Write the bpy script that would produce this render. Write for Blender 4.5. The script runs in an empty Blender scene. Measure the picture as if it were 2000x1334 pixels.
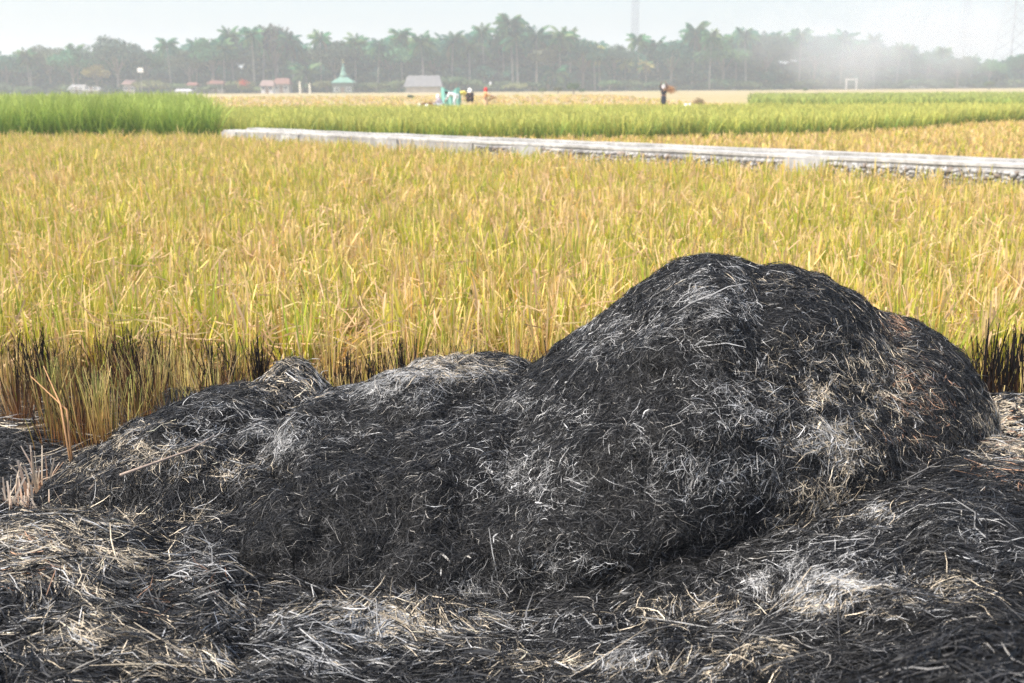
import bpy, math, random
import numpy as np
from mathutils import Matrix, Vector
C = bpy.context.scene.collection
R = math.radians
rng = np.random.default_rng(7)
random.seed(7)

# ------------------------------------------------------------------ camera, sky, sun
F = 2222.0
PITCH, ROLL, CAMH = 12.66, -0.30, 1.65
cam_d = bpy.data.cameras.new("camera"); cam = bpy.data.objects.new("camera", cam_d); C.objects.link(cam)
cam_d.sensor_width = 36; cam_d.lens = 36 * F / 2000; cam_d.clip_start = 0.05; cam_d.clip_end = 5000
RM = Matrix.Rotation(R(90 - PITCH), 3, 'X') @ Matrix.Rotation(R(ROLL), 3, 'Z')
cam.matrix_world = Matrix.Translation((0, 0, CAMH)) @ RM.to_4x4()
cam_d.dof.use_dof = True; cam_d.dof.focus_distance = 4.3; cam_d.dof.aperture_fstop = 3.8
bpy.context.scene.camera = cam

SUN = Vector((-0.52, -0.30, 0.80)).normalized()
w = bpy.data.worlds.new("World"); bpy.context.scene.world = w; w.use_nodes = True
nt = w.node_tree; bg = nt.nodes["Background"]
sk = nt.nodes.new("ShaderNodeTexSky"); sk.sky_type = 'NISHITA'; sk.sun_disc = False
sk.sun_elevation = math.asin(SUN.z); sk.sun_rotation = math.atan2(SUN.x, SUN.y)
sk.air_density = 1.0; sk.dust_density = 3.6; sk.ozone_density = 1.6
nt.links.new(sk.outputs[0], bg.inputs[0]); bg.inputs[1].default_value = 0.15
ld = bpy.data.lights.new("sun", 'SUN'); ld.energy = 3.0; ld.angle = R(7); ld.color = (1.0, 0.955, 0.88)
lo = bpy.data.objects.new("sun", ld); C.objects.link(lo); lo.rotation_euler = SUN.to_track_quat('Z', 'Y').to_euler()
sc = bpy.context.scene
sc.view_settings.view_transform = 'Standard'; sc.view_settings.look = 'None'
sc.view_settings.gamma = 1; sc.view_settings.exposure = 1.02
sc.cycles.use_denoising = True; sc.cycles.denoising_prefilter = 'NONE'
sc.cycles.max_bounces = 6; sc.cycles.diffuse_bounces = 3; sc.cycles.volume_bounces = 1; sc.cycles.sample_clamp_indirect = 3.0
sc.cycles.transparent_max_bounces = 8; sc.cycles.transmission_bounces = 3

# ------------------------------------------------------------------ helpers
RN = np.array(RM)
def at(px, py, D):
    """world point on the sight line of picture point (px,py) at ground distance D"""
    d = RN @ np.array([(px - 1000) / F, -(py - 667) / F, -1.0])
    return np.array([0, 0, CAMH]) + d * (D / d[1])
def proj(P):
    q = (P - np.array([0, 0, CAMH])) @ RN
    return np.stack([1000 + F * q[:, 0] / -q[:, 2], 667 - F * q[:, 1] / -q[:, 2]], 1)
def xat(px, D, z=.3):
    return at(px, 667 + F * math.tan(math.atan((CAMH - z) / D) - R(PITCH)), D)[0]
def zat(px, py, D): return at(px, py, D)[2]

def _h(ix, iy, iz, s):
    n = (ix * 374761393 + iy * 668265263 + iz * 2147483647 + s * 1274126177) & 0xFFFFFFFF
    n = ((n ^ (n >> 13)) * 1274126177) & 0xFFFFFFFF
    return ((n ^ (n >> 16)) & 0xFFFFFF) / float(0xFFFFFF) * 2 - 1
def noise(P, scale, s=0):
    P = np.asarray(P) * scale + 100.0
    i = np.floor(P).astype(np.int64); f = P - i; f = f * f * (3 - 2 * f)
    r = 0
    for a in (0, 1):
        for b in (0, 1):
            for c in (0, 1):
                wgt = (f[..., 0] if a else 1 - f[..., 0]) * (f[..., 1] if b else 1 - f[..., 1]) * (f[..., 2] if c else 1 - f[..., 2])
                r = r + wgt * _h(i[..., 0] + a, i[..., 1] + b, i[..., 2] + c, s)
    return r
def fbm(P, scale, s=0, o=3):
    r = 0; a = 1.0; t = 0
    for k in range(o):
        r = r + a * noise(P, scale * 2 ** k, s + k * 17); t += a; a *= 0.5
    return r / t
def unit(a): return a / (np.linalg.norm(a, axis=-1, keepdims=True) + 1e-9)

def mesh_np(name, V, Fq, col=None, smooth=False):
    """V (N,3), Fq (M,4 or 3) -> mesh with a colour attribute"""
    me = bpy.data.meshes.new(name); V = np.ascontiguousarray(V, np.float32); Fq = np.ascontiguousarray(Fq, np.int32)
    k = Fq.shape[1]
    me.vertices.add(len(V)); me.vertices.foreach_set("co", V.ravel())
    me.loops.add(Fq.size); me.loops.foreach_set("vertex_index", Fq.ravel())
    me.polygons.add(len(Fq)); me.polygons.foreach_set("loop_start", np.arange(0, Fq.size, k, dtype=np.int32))
    if smooth: me.polygons.foreach_set("use_smooth", np.ones(len(Fq), bool))
    if col is not None:
        a = me.color_attributes.new("col", 'FLOAT_COLOR', 'POINT')
        c4 = np.ones((len(V), 4), np.float32); c4[:, :3] = col; a.data.foreach_set("color", c4.ravel())
    me.update(); return me
def link(name, me, mat=None, parent=None):
    o = bpy.data.objects.new(name, me); C.objects.link(o)
    if mat is not None: me.materials.append(mat)
    if parent is not None: o.parent = parent
    return o
def tag(o, label=None, cat=None, group=None, kind=None):
    for k, v in (("label", label), ("category", cat), ("group", group), ("kind", kind)):
        if v: o[k] = v
    return o
def empty(name, loc, rz=0):
    o = bpy.data.objects.new(name, None); C.objects.link(o); o.location = loc; o.rotation_euler = (0, 0, rz)
    o.empty_display_size = 0.2; return o

def strips(Cn, W, col):
    """Cn,W (N,K,3) centre line and half width vectors; col (N,K,3)"""
    N, K, _ = Cn.shape
    V = np.stack([Cn - W, Cn + W], 2).reshape(-1, 3); cc = np.repeat(col.reshape(-1, 3), 2, 0)
    base = (np.arange(N) * K * 2)[:, None] + (np.arange(K - 1) * 2)[None, :]
    Fq = np.stack([base, base + 1, base + 3, base + 2], -1).reshape(-1, 4)
    return V, Fq, cc
def cat(parts):
    Vs, Fs, Cs, n = [], [], [], 0
    for V, Fq, cc in parts:
        Vs.append(V); Fs.append(Fq + n); Cs.append(cc); n += len(V)
    return np.concatenate(Vs), np.concatenate(Fs), np.concatenate(Cs)

class MB:
    """small polygon builder with colours"""
    def __init__(s): s.v = []; s.f = []; s.c = []
    def add(s, vs, fs, col=(.5, .5, .5)):
        n = len(s.v); s.v += [tuple(v) for v in vs]; s.f += [tuple(i + n for i in f) for f in fs]; s.c += [col] * len(vs)
    def box(s, c, d, col=(.5, .5, .5), rz=0, top=1.0):
        x, y, z = [k / 2 for k in d]; vs = []
        for zz, t in ((-z, 1), (z, top)):
            for a, b in ((-x, -y), (x, -y), (x, y), (-x, y)):
                a, b = a * t, b * t
                vs.append((c[0] + a * math.cos(rz) - b * math.sin(rz), c[1] + a * math.sin(rz) + b * math.cos(rz), c[2] + zz))
        s.add(vs, [(3, 2, 1, 0), (4, 5, 6, 7), (0, 1, 5, 4), (1, 2, 6, 5), (2, 3, 7, 6), (3, 0, 4, 7)], col)
    def tube(s, pts, rad, col=(.5, .5, .5), n=7):
        pts = [Vector(p) for p in pts]; vs = []
        for i, p in enumerate(pts):
            d = (pts[min(i + 1, len(pts) - 1)] - pts[max(i - 1, 0)]).normalized()
            u = d.orthogonal().normalized() if i == 0 else (u - d * u.dot(d)).normalized()
            b = d.cross(u); r = rad[i] if hasattr(rad, '__len__') else rad
            for k in range(n):
                a = 2 * math.pi * k / n; vs.append(p + (u * math.cos(a) + b * math.sin(a)) * r)
        fs = [(i * n + k, i * n + (k + 1) % n, (i + 1) * n + (k + 1) % n, (i + 1) * n + k) for i in range(len(pts) - 1) for k in range(n)]
        fs += [tuple(range(n))[::-1], tuple((len(pts) - 1) * n + k for k in range(n))]
        s.add(vs, fs, col)
    def blob(s, c, r, col=(.5, .5, .5), seed=0, bump=0.15, nu=12, nv=8):
        vs = []
        for j in range(nv + 1):
            t = math.pi * j / nv
            for i in range(nu):
                a = 2 * math.pi * i / nu; d = np.array([math.sin(t) * math.cos(a), math.sin(t) * math.sin(a), math.cos(t)])
                k = 1 + bump * float(noise(d[None], 1.7, seed)[0])
                vs.append([c[q] + d[q] * r[q] * k for q in range(3)])
        s.add(vs, [(j * nu + i, (j + 1) * nu + i, (j + 1) * nu + (i + 1) % nu, j * nu + (i + 1) % nu) for j in range(nv) for i in range(nu)], col)
    def lathe(s, c, prof, col, n=16):
        vs = [(c[0] + r * math.cos(2 * math.pi * k / n), c[1] + r * math.sin(2 * math.pi * k / n), c[2] + z) for r, z in prof for k in range(n)]
        s.add(vs, [(i * n + k, i * n + (k + 1) % n, (i + 1) * n + (k + 1) % n, (i + 1) * n + k) for i in range(len(prof) - 1) for k in range(n)], col)
    def build(s, name, mat, parent=None, smooth=False):
        me = bpy.data.meshes.new(name); me.from_pydata(s.v, [], s.f); me.update()
        a = me.color_attributes.new("col", 'FLOAT_COLOR', 'POINT')
        a.data.foreach_set("color", [x for c in s.c for x in (c[0], c[1], c[2], 1)])
        if smooth: me.polygons.foreach_set("use_smooth", [True] * len(me.polygons))
        return link(name, me, mat, parent)

# ------------------------------------------------------------------ materials
def mat_new(name):
    m = bpy.data.materials.new(name); m.use_nodes = True; return m, m.node_tree, m.node_tree.nodes["Principled BSDF"]
def attr_mat(name, rough=0.8, spec=0.3, trans=0.0, nscale=0, namt=0.0, objvar=0.0, sheen=0):
    """colour from the mesh attribute, with procedural mottling and per-object variation"""
    m, t, b = mat_new(name); N = t.nodes; L = t.links
    a = N.new("ShaderNodeAttribute"); a.attribute_name = "col"; out = a.outputs["Color"]
    if nscale:
        tc = N.new("ShaderNodeTexCoord"); nz = N.new("ShaderNodeTexNoise"); nz.inputs["Scale"].default_value = nscale; nz.inputs["Detail"].default_value = 5
        L.new(tc.outputs["Object"], nz.inputs["Vector"])
        mr = N.new("ShaderNodeMapRange"); mr.inputs[1].default_value = .25; mr.inputs[2].default_value = .75
        mr.inputs[3].default_value = 1 - namt; mr.inputs[4].default_value = 1 + namt
        L.new(nz.outputs[0], mr.inputs[0]); vm = N.new("ShaderNodeVectorMath"); vm.operation = 'SCALE'
        L.new(out, vm.inputs[0]); L.new(mr.outputs[0], vm.inputs["Scale"]); out = vm.outputs[0]
    if objvar:
        oi = N.new("ShaderNodeObjectInfo"); hs = N.new("ShaderNodeHueSaturation")
        m1 = N.new("ShaderNodeMapRange"); m1.inputs[3].default_value = .5 - objvar * .12; m1.inputs[4].default_value = .5 + objvar * .06
        m2 = N.new("ShaderNodeMapRange"); m2.inputs[3].default_value = 1 - objvar * .5; m2.inputs[4].default_value = 1 + objvar * .5
        fr = N.new("ShaderNodeMath"); fr.operation = 'FRACT'; mu = N.new("ShaderNodeMath"); mu.operation = 'MULTIPLY'; mu.inputs[1].default_value = 7.31
        L.new(oi.outputs["Random"], m1.inputs[0]); L.new(oi.outputs["Random"], mu.inputs[0]); L.new(mu.outputs[0], fr.inputs[0]); L.new(fr.outputs[0], m2.inputs[0])
        L.new(m1.outputs[0], hs.inputs["Hue"]); L.new(m2.outputs[0], hs.inputs["Value"]); L.new(out, hs.inputs["Color"]); out = hs.outputs[0]
    L.new(out, b.inputs["Base Color"]); b.inputs["Roughness"].default_value = rough; b.inputs["Specular IOR Level"].default_value = spec
    if trans:
        tr = N.new("ShaderNodeBsdfTranslucent"); mx = N.new("ShaderNodeMixShader"); mx.inputs[0].default_value = trans
        L.new(out, tr.inputs[0]); L.new(b.outputs[0], mx.inputs[1]); L.new(tr.outputs[0], mx.inputs[2]); L.new(mx.outputs[0], N["Material Output"].inputs[0])
    return m
M_straw = attr_mat("burnt_straw", .5, .22, 0.0, 60, .3)
M_stub = attr_mat("rice_stubble", .75, .12, .38, 6, .18)
M_rice = attr_mat("green_rice", .75, .14, .35, .8, .25)
M_leaf = attr_mat("tree_leaves", .65, .3, .25, .35, .35, .5)
M_bark = attr_mat("bark", .9, .2, 0, 3, .35, .4)
M_build = attr_mat("painted_building", .85, .2, 0, 1.2, .22)
M_cloth = attr_mat("cloth", .9, .15, 0, 9, .15)
M_skin = attr_mat("skin", .55, .4, 0, 20, .08)
M_metal = attr_mat("grey_metal", .5, .4, 0, 2, .2)

def conc_mat():
    m, t, b = mat_new("weathered_concrete"); N = t.nodes; L = t.links
    tc = N.new("ShaderNodeTexCoord"); a = N.new("ShaderNodeAttribute"); a.attribute_name = "col"
    n1 = N.new("ShaderNodeTexNoise"); n1.inputs["Scale"].default_value = 1.1; n1.inputs["Detail"].default_value = 8
    n2 = N.new("ShaderNodeTexNoise"); n2.inputs["Scale"].default_value = 9; n2.inputs["Detail"].default_value = 6
    mp = N.new("ShaderNodeMapping"); mp.inputs["Scale"].default_value = (1, 1, .35)
    L.new(tc.outputs["Object"], mp.inputs[0]); L.new(mp.outputs[0], n1.inputs[0]); L.new(mp.outputs[0], n2.inputs[0])
    r1 = N.new("ShaderNodeMapRange"); r1.inputs[1].default_value = .38; r1.inputs[2].default_value = .62; r1.inputs[3].default_value = .78; r1.inputs[4].default_value = 1.05
    r2 = N.new("ShaderNodeMapRange"); r2.inputs[1].default_value = .3; r2.inputs[2].default_value = .7; r2.inputs[3].default_value = .7; r2.inputs[4].default_value = 1.2
    L.new(n1.outputs[0], r1.inputs[0]); L.new(n2.outputs[0], r2.inputs[0])
    mu = N.new("ShaderNodeMath"); mu.operation = 'MULTIPLY'; L.new(r1.outputs[0], mu.inputs[0]); L.new(r2.outputs[0], mu.inputs[1])
    v = N.new("ShaderNodeVectorMath"); v.operation = 'SCALE'; L.new(a.outputs["Color"], v.inputs[0]); L.new(mu.outputs[0], v.inputs["Scale"])
    L.new(v.outputs[0], b.inputs["Base Color"]); b.inputs["Roughness"].default_value = .9
    bp = N.new("ShaderNodeBump"); bp.inputs["Strength"].default_value = .5; bp.inputs["Distance"].default_value = .02
    L.new(n2.outputs[0], bp.inputs["Height"]); L.new(bp.outputs[0], b.inputs["Normal"]); return m
M_conc = conc_mat()

def ground_mat():
    m, t, b = mat_new("field_soil"); N = t.nodes; L = t.links
    tc = N.new("ShaderNodeTexCoord"); sx = N.new("ShaderNodeSeparateXYZ"); L.new(tc.outputs["Object"], sx.inputs[0])
    n1 = N.new("ShaderNodeTexNoise"); n1.inputs["Scale"].default_value = .12; n1.inputs["Detail"].default_value = 6
    n2 = N.new("ShaderNodeTexNoise"); n2.inputs["Scale"].default_value = 5; n2.inputs["Detail"].default_value = 8
    mp = N.new("ShaderNodeMapping"); mp.inputs["Scale"].default_value = (.35, 1, 1)
    L.new(tc.outputs["Object"], mp.inputs[0]); L.new(mp.outputs[0], n1.inputs[0]); L.new(tc.outputs["Object"], n2.inputs[0])
    far = N.new("ShaderNodeValToRGB"); e = far.color_ramp.elements
    e[0].position = .36; e[0].color = (.30, .26, .11, 1); e[1].position = .62; e[1].color = (.42, .31, .19, 1)
    k = e.new(.5); k.color = (.37, .30, .15, 1); L.new(n1.outputs[0], far.inputs[0])
    near = N.new("ShaderNodeValToRGB"); e = near.color_ramp.elements
    e[0].position = .3; e[0].color = (.10, .06, .035, 1); e[1].position = .7; e[1].color = (.36, .25, .13, 1); L.new(n2.outputs[0], near.inputs[0])
    r = N.new("ShaderNodeMapRange"); r.inputs[1].default_value = 30; r.inputs[2].default_value = 46; L.new(sx.outputs[1], r.inputs[0])
    mx = N.new("ShaderNodeMix"); mx.data_type = 'RGBA'; L.new(r.outputs[0], mx.inputs[0]); L.new(near.outputs[0], mx.inputs[6]); L.new(far.outputs[0], mx.inputs[7])
    # burnt soil round the heaps
    ad = N.new("ShaderNodeMath"); ad.operation = 'MULTIPLY_ADD'; ad.inputs[1].default_value = 1.6; L.new(n2.outputs[0], ad.inputs[0]); L.new(sx.outputs[1], ad.inputs[2])
    r3 = N.new("ShaderNodeMapRange"); r3.inputs[1].default_value = 6.2; r3.inputs[2].default_value = 7.0; L.new(ad.outputs[0], r3.inputs[0])
    m3 = N.new("ShaderNodeMix"); m3.data_type = 'RGBA'; m3.inputs[6].default_value = (.02, .018, .017, 1); L.new(r3.outputs[0], m3.inputs[0]); L.new(mx.outputs[2], m3.inputs[7])
    L.new(m3.outputs[2], b.inputs["Base Color"]); b.inputs["Roughness"].default_value = .95; b.inputs["Specular IOR Level"].default_value = .1
    bp = N.new("ShaderNodeBump"); bp.inputs["Strength"].default_value = .6; bp.inputs["Distance"].default_value = .05
    L.new(n2.outputs[0], bp.inputs["Height"]); L.new(bp.outputs[0], b.inputs["Normal"]); return m

# ------------------------------------------------------------------ ground
xs = np.unique(np.concatenate([np.linspace(-1500, 1500, 41), np.linspace(-60, 60, 61)]))
ys = np.unique(np.concatenate([np.linspace(-60, 1800, 63), np.linspace(-4, 60, 65)]))
X, Y = np.meshgrid(xs, ys); Pg = np.stack([X, Y, np.zeros_like(X)], -1).reshape(-1, 3)
Pg[:, 2] = 0.03 * noise(Pg, .7, 3) - .02
nx, ny = len(xs), len(ys)
ii = (np.arange(ny - 1)[:, None] * nx + np.arange(nx - 1)[None]).ravel()
g = link("ground", mesh_np("ground", Pg, np.stack([ii, ii + 1, ii + nx + 1, ii + nx], 1), smooth=True), ground_mat()); tag(g, kind="structure")

# ------------------------------------------------------------------ burnt straw heaps
ASH = np.array([.44, .435, .42]); TAN = np.array([.58, .49, .36]); RUST = np.array([.46, .27, .17])
# ash and unburnt patches, plus a painted sheen on the tallest heap's left slope: px, py, rx, ry, strength, kind (0 ash, 1 tan, 2 rust)
PATCH = [(1990,845,60,50,1.4,1),(1990,860,50,40,.3,2),(60,1095,170,55,1.0,1),(110,1050,110,30,.8,1),(1385,605,75,60,.55,0),(1440,560,20,60,.4,0),(1190,650,90,35,.42,0),(1170,690,35,25,.4,0),(1290,640,80,30,.25,0),(1390,930,110,45,.6,0),(1300,935,50,30,.35,0),(1605,870,50,42,.65,0),(1640,890,60,40,.6,1),
 (1660,770,110,95,.42,1),(1750,640,25,30,.6,2),(1700,690,80,50,.3,1),(1790,800,50,70,.28,2),(1430,780,90,60,.38,0),(1480,830,90,60,.3,0),(1030,930,95,55,.4,0),(925,1165,45,25,.6,0),(1080,1095,90,35,.4,0),(1610,975,60,35,.5,1),
 (1540,720,30,60,.2,1),(1560,800,40,90,.25,0),(1260,860,60,50,.2,0),(1560,560,90,20,.15,1),(1000,790,90,30,.3,0),(1120,830,60,30,.2,0),
 (760,752,110,32,.95,0),(870,718,85,24,.75,1),(700,765,50,20,.6,0),(545,865,55,38,.75,0),(500,900,40,25,.5,0),(900,740,70,20,.4,0),(880,850,80,30,.2,0),(640,840,80,30,.2,0),
 (280,885,70,30,.6,1),(380,850,60,22,.5,0),(330,905,60,22,.4,1),(420,925,80,18,.5,1),(440,800,60,20,.25,0),(568,735,62,46,.62,1),(190,930,60,25,.4,1),
 (90,1080,130,52,.95,1),(60,1010,80,20,.6,1),(245,1110,65,26,.9,1),(120,1150,110,22,.6,1),(30,1120,60,30,.2,2),(220,1030,80,30,.5,1),(370,1010,60,25,.35,1),(400,1110,22,60,.5,0),(410,1140,22,22,.12,2),
 (640,1268,120,55,.95,0),(600,1290,60,30,.7,0),(800,1225,120,38,.8,1),(330,1300,95,40,.62,1),(460,1205,60,30,.5,1),(180,1250,110,60,.55,1),(60,1180,60,20,.5,1),(270,1180,40,20,.12,2),(480,1310,60,24,.5,0),(700,1200,120,25,.5,1),(950,1240,90,30,.35,0),
 (1600,1140,110,48,.95,0),(1620,1180,80,26,.9,1),(1520,1150,45,40,.8,0),(1750,1190,80,30,.4,1),(1350,1205,100,26,.45,1),(1370,1310,120,22,.9,1),(1240,1295,70,24,.5,0),(1500,1285,50,22,.8,1),(1850,1170,70,30,.4,1),(1130,1240,80,30,.3,0),
 (1440,1230,22,22,.6,0),(1100,1310,120,24,.5,1),(1970,930,50,30,.3,2),(1960,900,60,18,.5,1),(1750,1020,110,30,.22,0),(1650,1070,90,20,.3,0),(1900,1080,80,60,.2,0),(1680,1010,60,20,.3,1)]
PATCH = np.array(PATCH, float)
def patch_prob(P):
    q = proj(P); pr = np.zeros((len(P), 3)); wob = 1 + .45 * fbm(P, 9, 5)
    for px, py, rx, ry, s, k in PATCH:
        d = ((q[:, 0] - px) / rx) ** 2 + ((q[:, 1] - py) / ry) ** 2
        pr[:, int(k)] = np.maximum(pr[:, int(k)], s * np.exp(-d * .8) * wob)
    pr *= np.clip(.85 + 1.9 * noise(P, 24, 91) + 1.1 * noise(P, 60, 92), .06, 1.5)[:, None]
    return np.clip(pr, 0, .95)
def straw_colours(P, base_grey, n):
    pr = patch_prob(P); u = rng.random(n); v = rng.random(n)
    mid = rng.random(n) < .29
    ch = np.where(mid, .013 + .04 * v, .003 + .006 * v)[:, None] * np.array([1.0, .99, 1.0])
    g = rng.random(n) < base_grey                       # singed grey strands anywhere
    ch = np.where(g[:, None], (.04 + .17 * v ** 1.7)[:, None] * np.array([1, .98, .95]), ch)
    g2 = rng.random(n) < .012
    ch = np.where(g2[:, None], (.22 + .26 * v)[:, None] * np.array([1, .93, .82]), ch)
    br = (.55 + .75 * v)[:, None]
    a, t, r_ = pr[:, 0] * .74 + pr[:, 1] * .2, pr[:, 1] * .58, pr[:, 2] * .4
    c = np.where((u < a)[:, None], ASH * br, ch)
    c = np.where(((u >= a) & (u < a + t))[:, None], TAN * br, c)
    c = np.where(((u >= a + t) & (u < a + t + r_))[:, None], RUST * br, c)
    return c

def interp_cols(cols, n):
    cols = np.array(cols, float); t = np.linspace(0, 1, n); px = cols[0, 0] + (cols[-1, 0] - cols[0, 0]) * t
    k = cols.shape[1]; out = [px]
    for j in range(1, k):                                # monotone-ish smooth interpolation
        x, y = cols[:, 0], cols[:, j]; m = np.gradient(y, x)
        i = np.clip(np.searchsorted(x, px) - 1, 0, len(x) - 2); h = x[i + 1] - x[i]; s = (px - x[i]) / h
        out.append((2*s**3-3*s**2+1)*y[i] + (s**3-2*s**2+s)*h*m[i] + (-2*s**3+3*s**2)*y[i+1] + (s**3-s**2)*h*m[i+1])
    return np.stack(out, 1)
def heap_surface(cols, nu, nv, back=.7, amp=.028, lump=5.0, seed=1, bumps=(), pw=1.0):
    """columns (px, top py, top D, bottom py, bottom D): ridge and foot of the heap; quarter-ellipse front, sloping back"""
    c = interp_cols(cols, nu); G = np.zeros((nu, nv, 3)); nf = int(nv * .72)
    for i in range(nu):
        T = at(c[i, 0], c[i, 1] + 20 * min(1, max(0, (c[i, 3] - c[i, 1]) / 120)), c[i, 2]); B = at(c[i, 0], c[i, 3], c[i, 4])
        t = np.linspace(0, math.pi / 2, nf)
        G[i, :nf, :2] = B[:2] + (T[:2] - B[:2]) * ((1 - np.cos(t)) ** pw)[:, None]; G[i, :nf, 2] = B[2] + (T[2] - B[2]) * np.sin(t)
        t = np.linspace(0, math.pi / 2, nv - nf + 1)[1:]; E = T * np.array([1, 1, 0]) + np.array([0, min(back, .15 + T[2] * 1.1), -.03])
        G[i, nf:, :2] = T[:2] + (E[:2] - T[:2]) * np.sin(t)[:, None]; G[i, nf:, 2] = E[2] + (T[2] - E[2]) * np.cos(t)
    def normals(G):
        n = np.cross(np.gradient(G, axis=0), np.gradient(G, axis=1)); n = unit(n); return n
    n = normals(G); sh = G.reshape(-1, 3); S = sh * np.array([1, 1, 1.3])
    d = amp * (1.5 * fbm(S, lump * .5, seed, 2) + fbm(S, lump, seed + 9, 3) + .75 * noise(S, lump * 3.3, seed + 5) - .5 * np.clip(noise(S, lump * 2.2, seed + 6), 0, 1) ** 2 * 2)
    if len(bumps):
        q = proj(sh)
        for px, py, rx, ry, h, ang in bumps:
            ca, sa = math.cos(R(ang)), math.sin(R(ang)); dx, dy = q[:, 0] - px, q[:, 1] - py
            d += h * np.exp(-((dx * ca + dy * sa) / rx) ** 2 - ((-dx * sa + dy * ca) / ry) ** 2)
    d = d.reshape(nu, nv); G = G + n * d[..., None]; G[..., 2] = np.maximum(G[..., 2], -.04)
    return G, normals(G)
def comb_straws(G, Nn, count, Lr, Wr, seed, grey=.16, lift=.10, spread=.55, flow=None, K=5, jut=.012, rand=.3):
    nu, nv = G.shape[:2]
    a = np.linalg.norm(np.cross(G[1:, :-1] - G[:-1, :-1], G[:-1, 1:] - G[:-1, :-1]), axis=-1)
    a[:, int(nv * .80):] *= .35
    p = (a / a.sum()).ravel(); idx = rng.choice(len(p), count, p=p); i, j = idx // (nv - 1), idx % (nv - 1)
    u, v = rng.random(count)[:, None], rng.random(count)[:, None]
    bil = lambda A: (A[i, j] * (1 - u) + A[i + 1, j] * u) * (1 - v) + (A[i, j + 1] * (1 - u) + A[i + 1, j + 1] * u) * v
    P = bil(G); n = unit(bil(Nn)); n = np.where((n[:, 2] < -.2)[:, None], -n, n)
    tu = unit(np.cross(n, np.cross(np.array([1., 0, 0]), n))); tv = np.cross(n, tu)
    th = (flow if flow is not None else .3) + 2.2 * fbm(P, 1.5, seed + 3, 2) + 1.5 * noise(P, 7, seed + 4) + rng.normal(0, spread, count)
    rnd = rng.random(count) < rand; th = np.where(rnd, rng.random(count) * 6.28, th)
    t = tu * np.cos(th)[:, None] + tv * np.sin(th)[:, None]; b = np.cross(n, t)
    L = Lr[0] + (Lr[1] - Lr[0]) * rng.random(count) ** 2.2; W = Wr[0] + (Wr[1] - Wr[0]) * rng.random(count) ** 2
    s = np.linspace(-.5, .5, K)[None, :, None]; k = rng.normal(0, .45, count)[:, None, None]; Lk = L[:, None, None]
    wig = rng.normal(0, .03, (count, K, 1)); wig = wig * np.where(rng.random((count, 1, 1)) < .2, 3.5, 1); wig[:, [0, -1]] = 0
    slope = np.where(rng.random(count) < .035, rng.normal(0, .45, count), rng.normal(0, lift, count))[:, None, None]; bow = np.abs(rng.normal(0, .25, count))[:, None, None]
    h0 = (rng.random(count) * jut)[:, None, None]
    Cn = P[:, None] + t[:, None] * s * Lk + b[:, None] * ((k * s * s) + wig) * Lk + n[:, None] * (h0 + slope * s * Lk - bow * s * s * Lk + .04 * Lk)
    ro = rng.normal(0, .8, count)[:, None, None]; wd = b[:, None] * np.cos(ro) + n[:, None] * np.sin(ro)
    tp = np.array([.45, .95, 1, .85, .3])[:K] if K == 5 else np.linspace(1, .35, K)
    Wd = wd * (W[:, None, None] * .5) * tp[None, :, None]
    c = straw_colours(P, grey, count); fade = 1 + rng.normal(0, .18, (count, K, 1)); col = np.clip(c[:, None] * fade, .004, .85)
    return strips(Cn, Wd, col)
def make_heap(label, cols, count, seed, nu=110, nv=70, back=.7, amp=.028, bumps=(), Lr=(.02, .10), Wr=(.0008, .0021), flow=None, grey=.085, lift=.10, lump=5.0, pw=1.0, long_n=0, lw=(.0022, .0042), spread=.7, rand=.55):
    G, Nn = heap_surface(cols, nu, nv, back, amp, lump, seed, bumps, pw)
    Gc = G - Nn * .008
    ii = (np.arange(nu - 1)[:, None] * nv + np.arange(nv - 1)[None]).ravel()
    core = (Gc.reshape(-1, 3), np.stack([ii, ii + nv, ii + nv + 1, ii + 1], 1), np.full((nu * nv, 3), .012))
    parts = [core, comb_straws(G, Nn, int(count), Lr, Wr, seed, grey, lift, spread, flow, jut=.022, rand=rand)]
    parts.append(comb_straws(G, Nn, int(count * .035), (.012, .05), (.003, .0075), seed + 50, .45, .2, .9, None, jut=.02, rand=.8))
    if long_n:
        lv, lf_, lc = comb_straws(G, Nn, long_n, (.12, .34), lw, seed, grey * 1.5, .08, .4, flow, jut=.02)
        parts.append((lv, lf_, lc * .62))
    V, Fq, cc = cat(parts); ctr = np.array([G[..., 0].mean(), G[..., 1].mean(), 0])
    o = link("straw_heap", mesh_np("straw_heap", V - ctr, Fq, cc), M_straw); o.location = ctr
    return tag(o, label, "straw heap", "heaps of burnt rice straw")

DENS = 3.2
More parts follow.
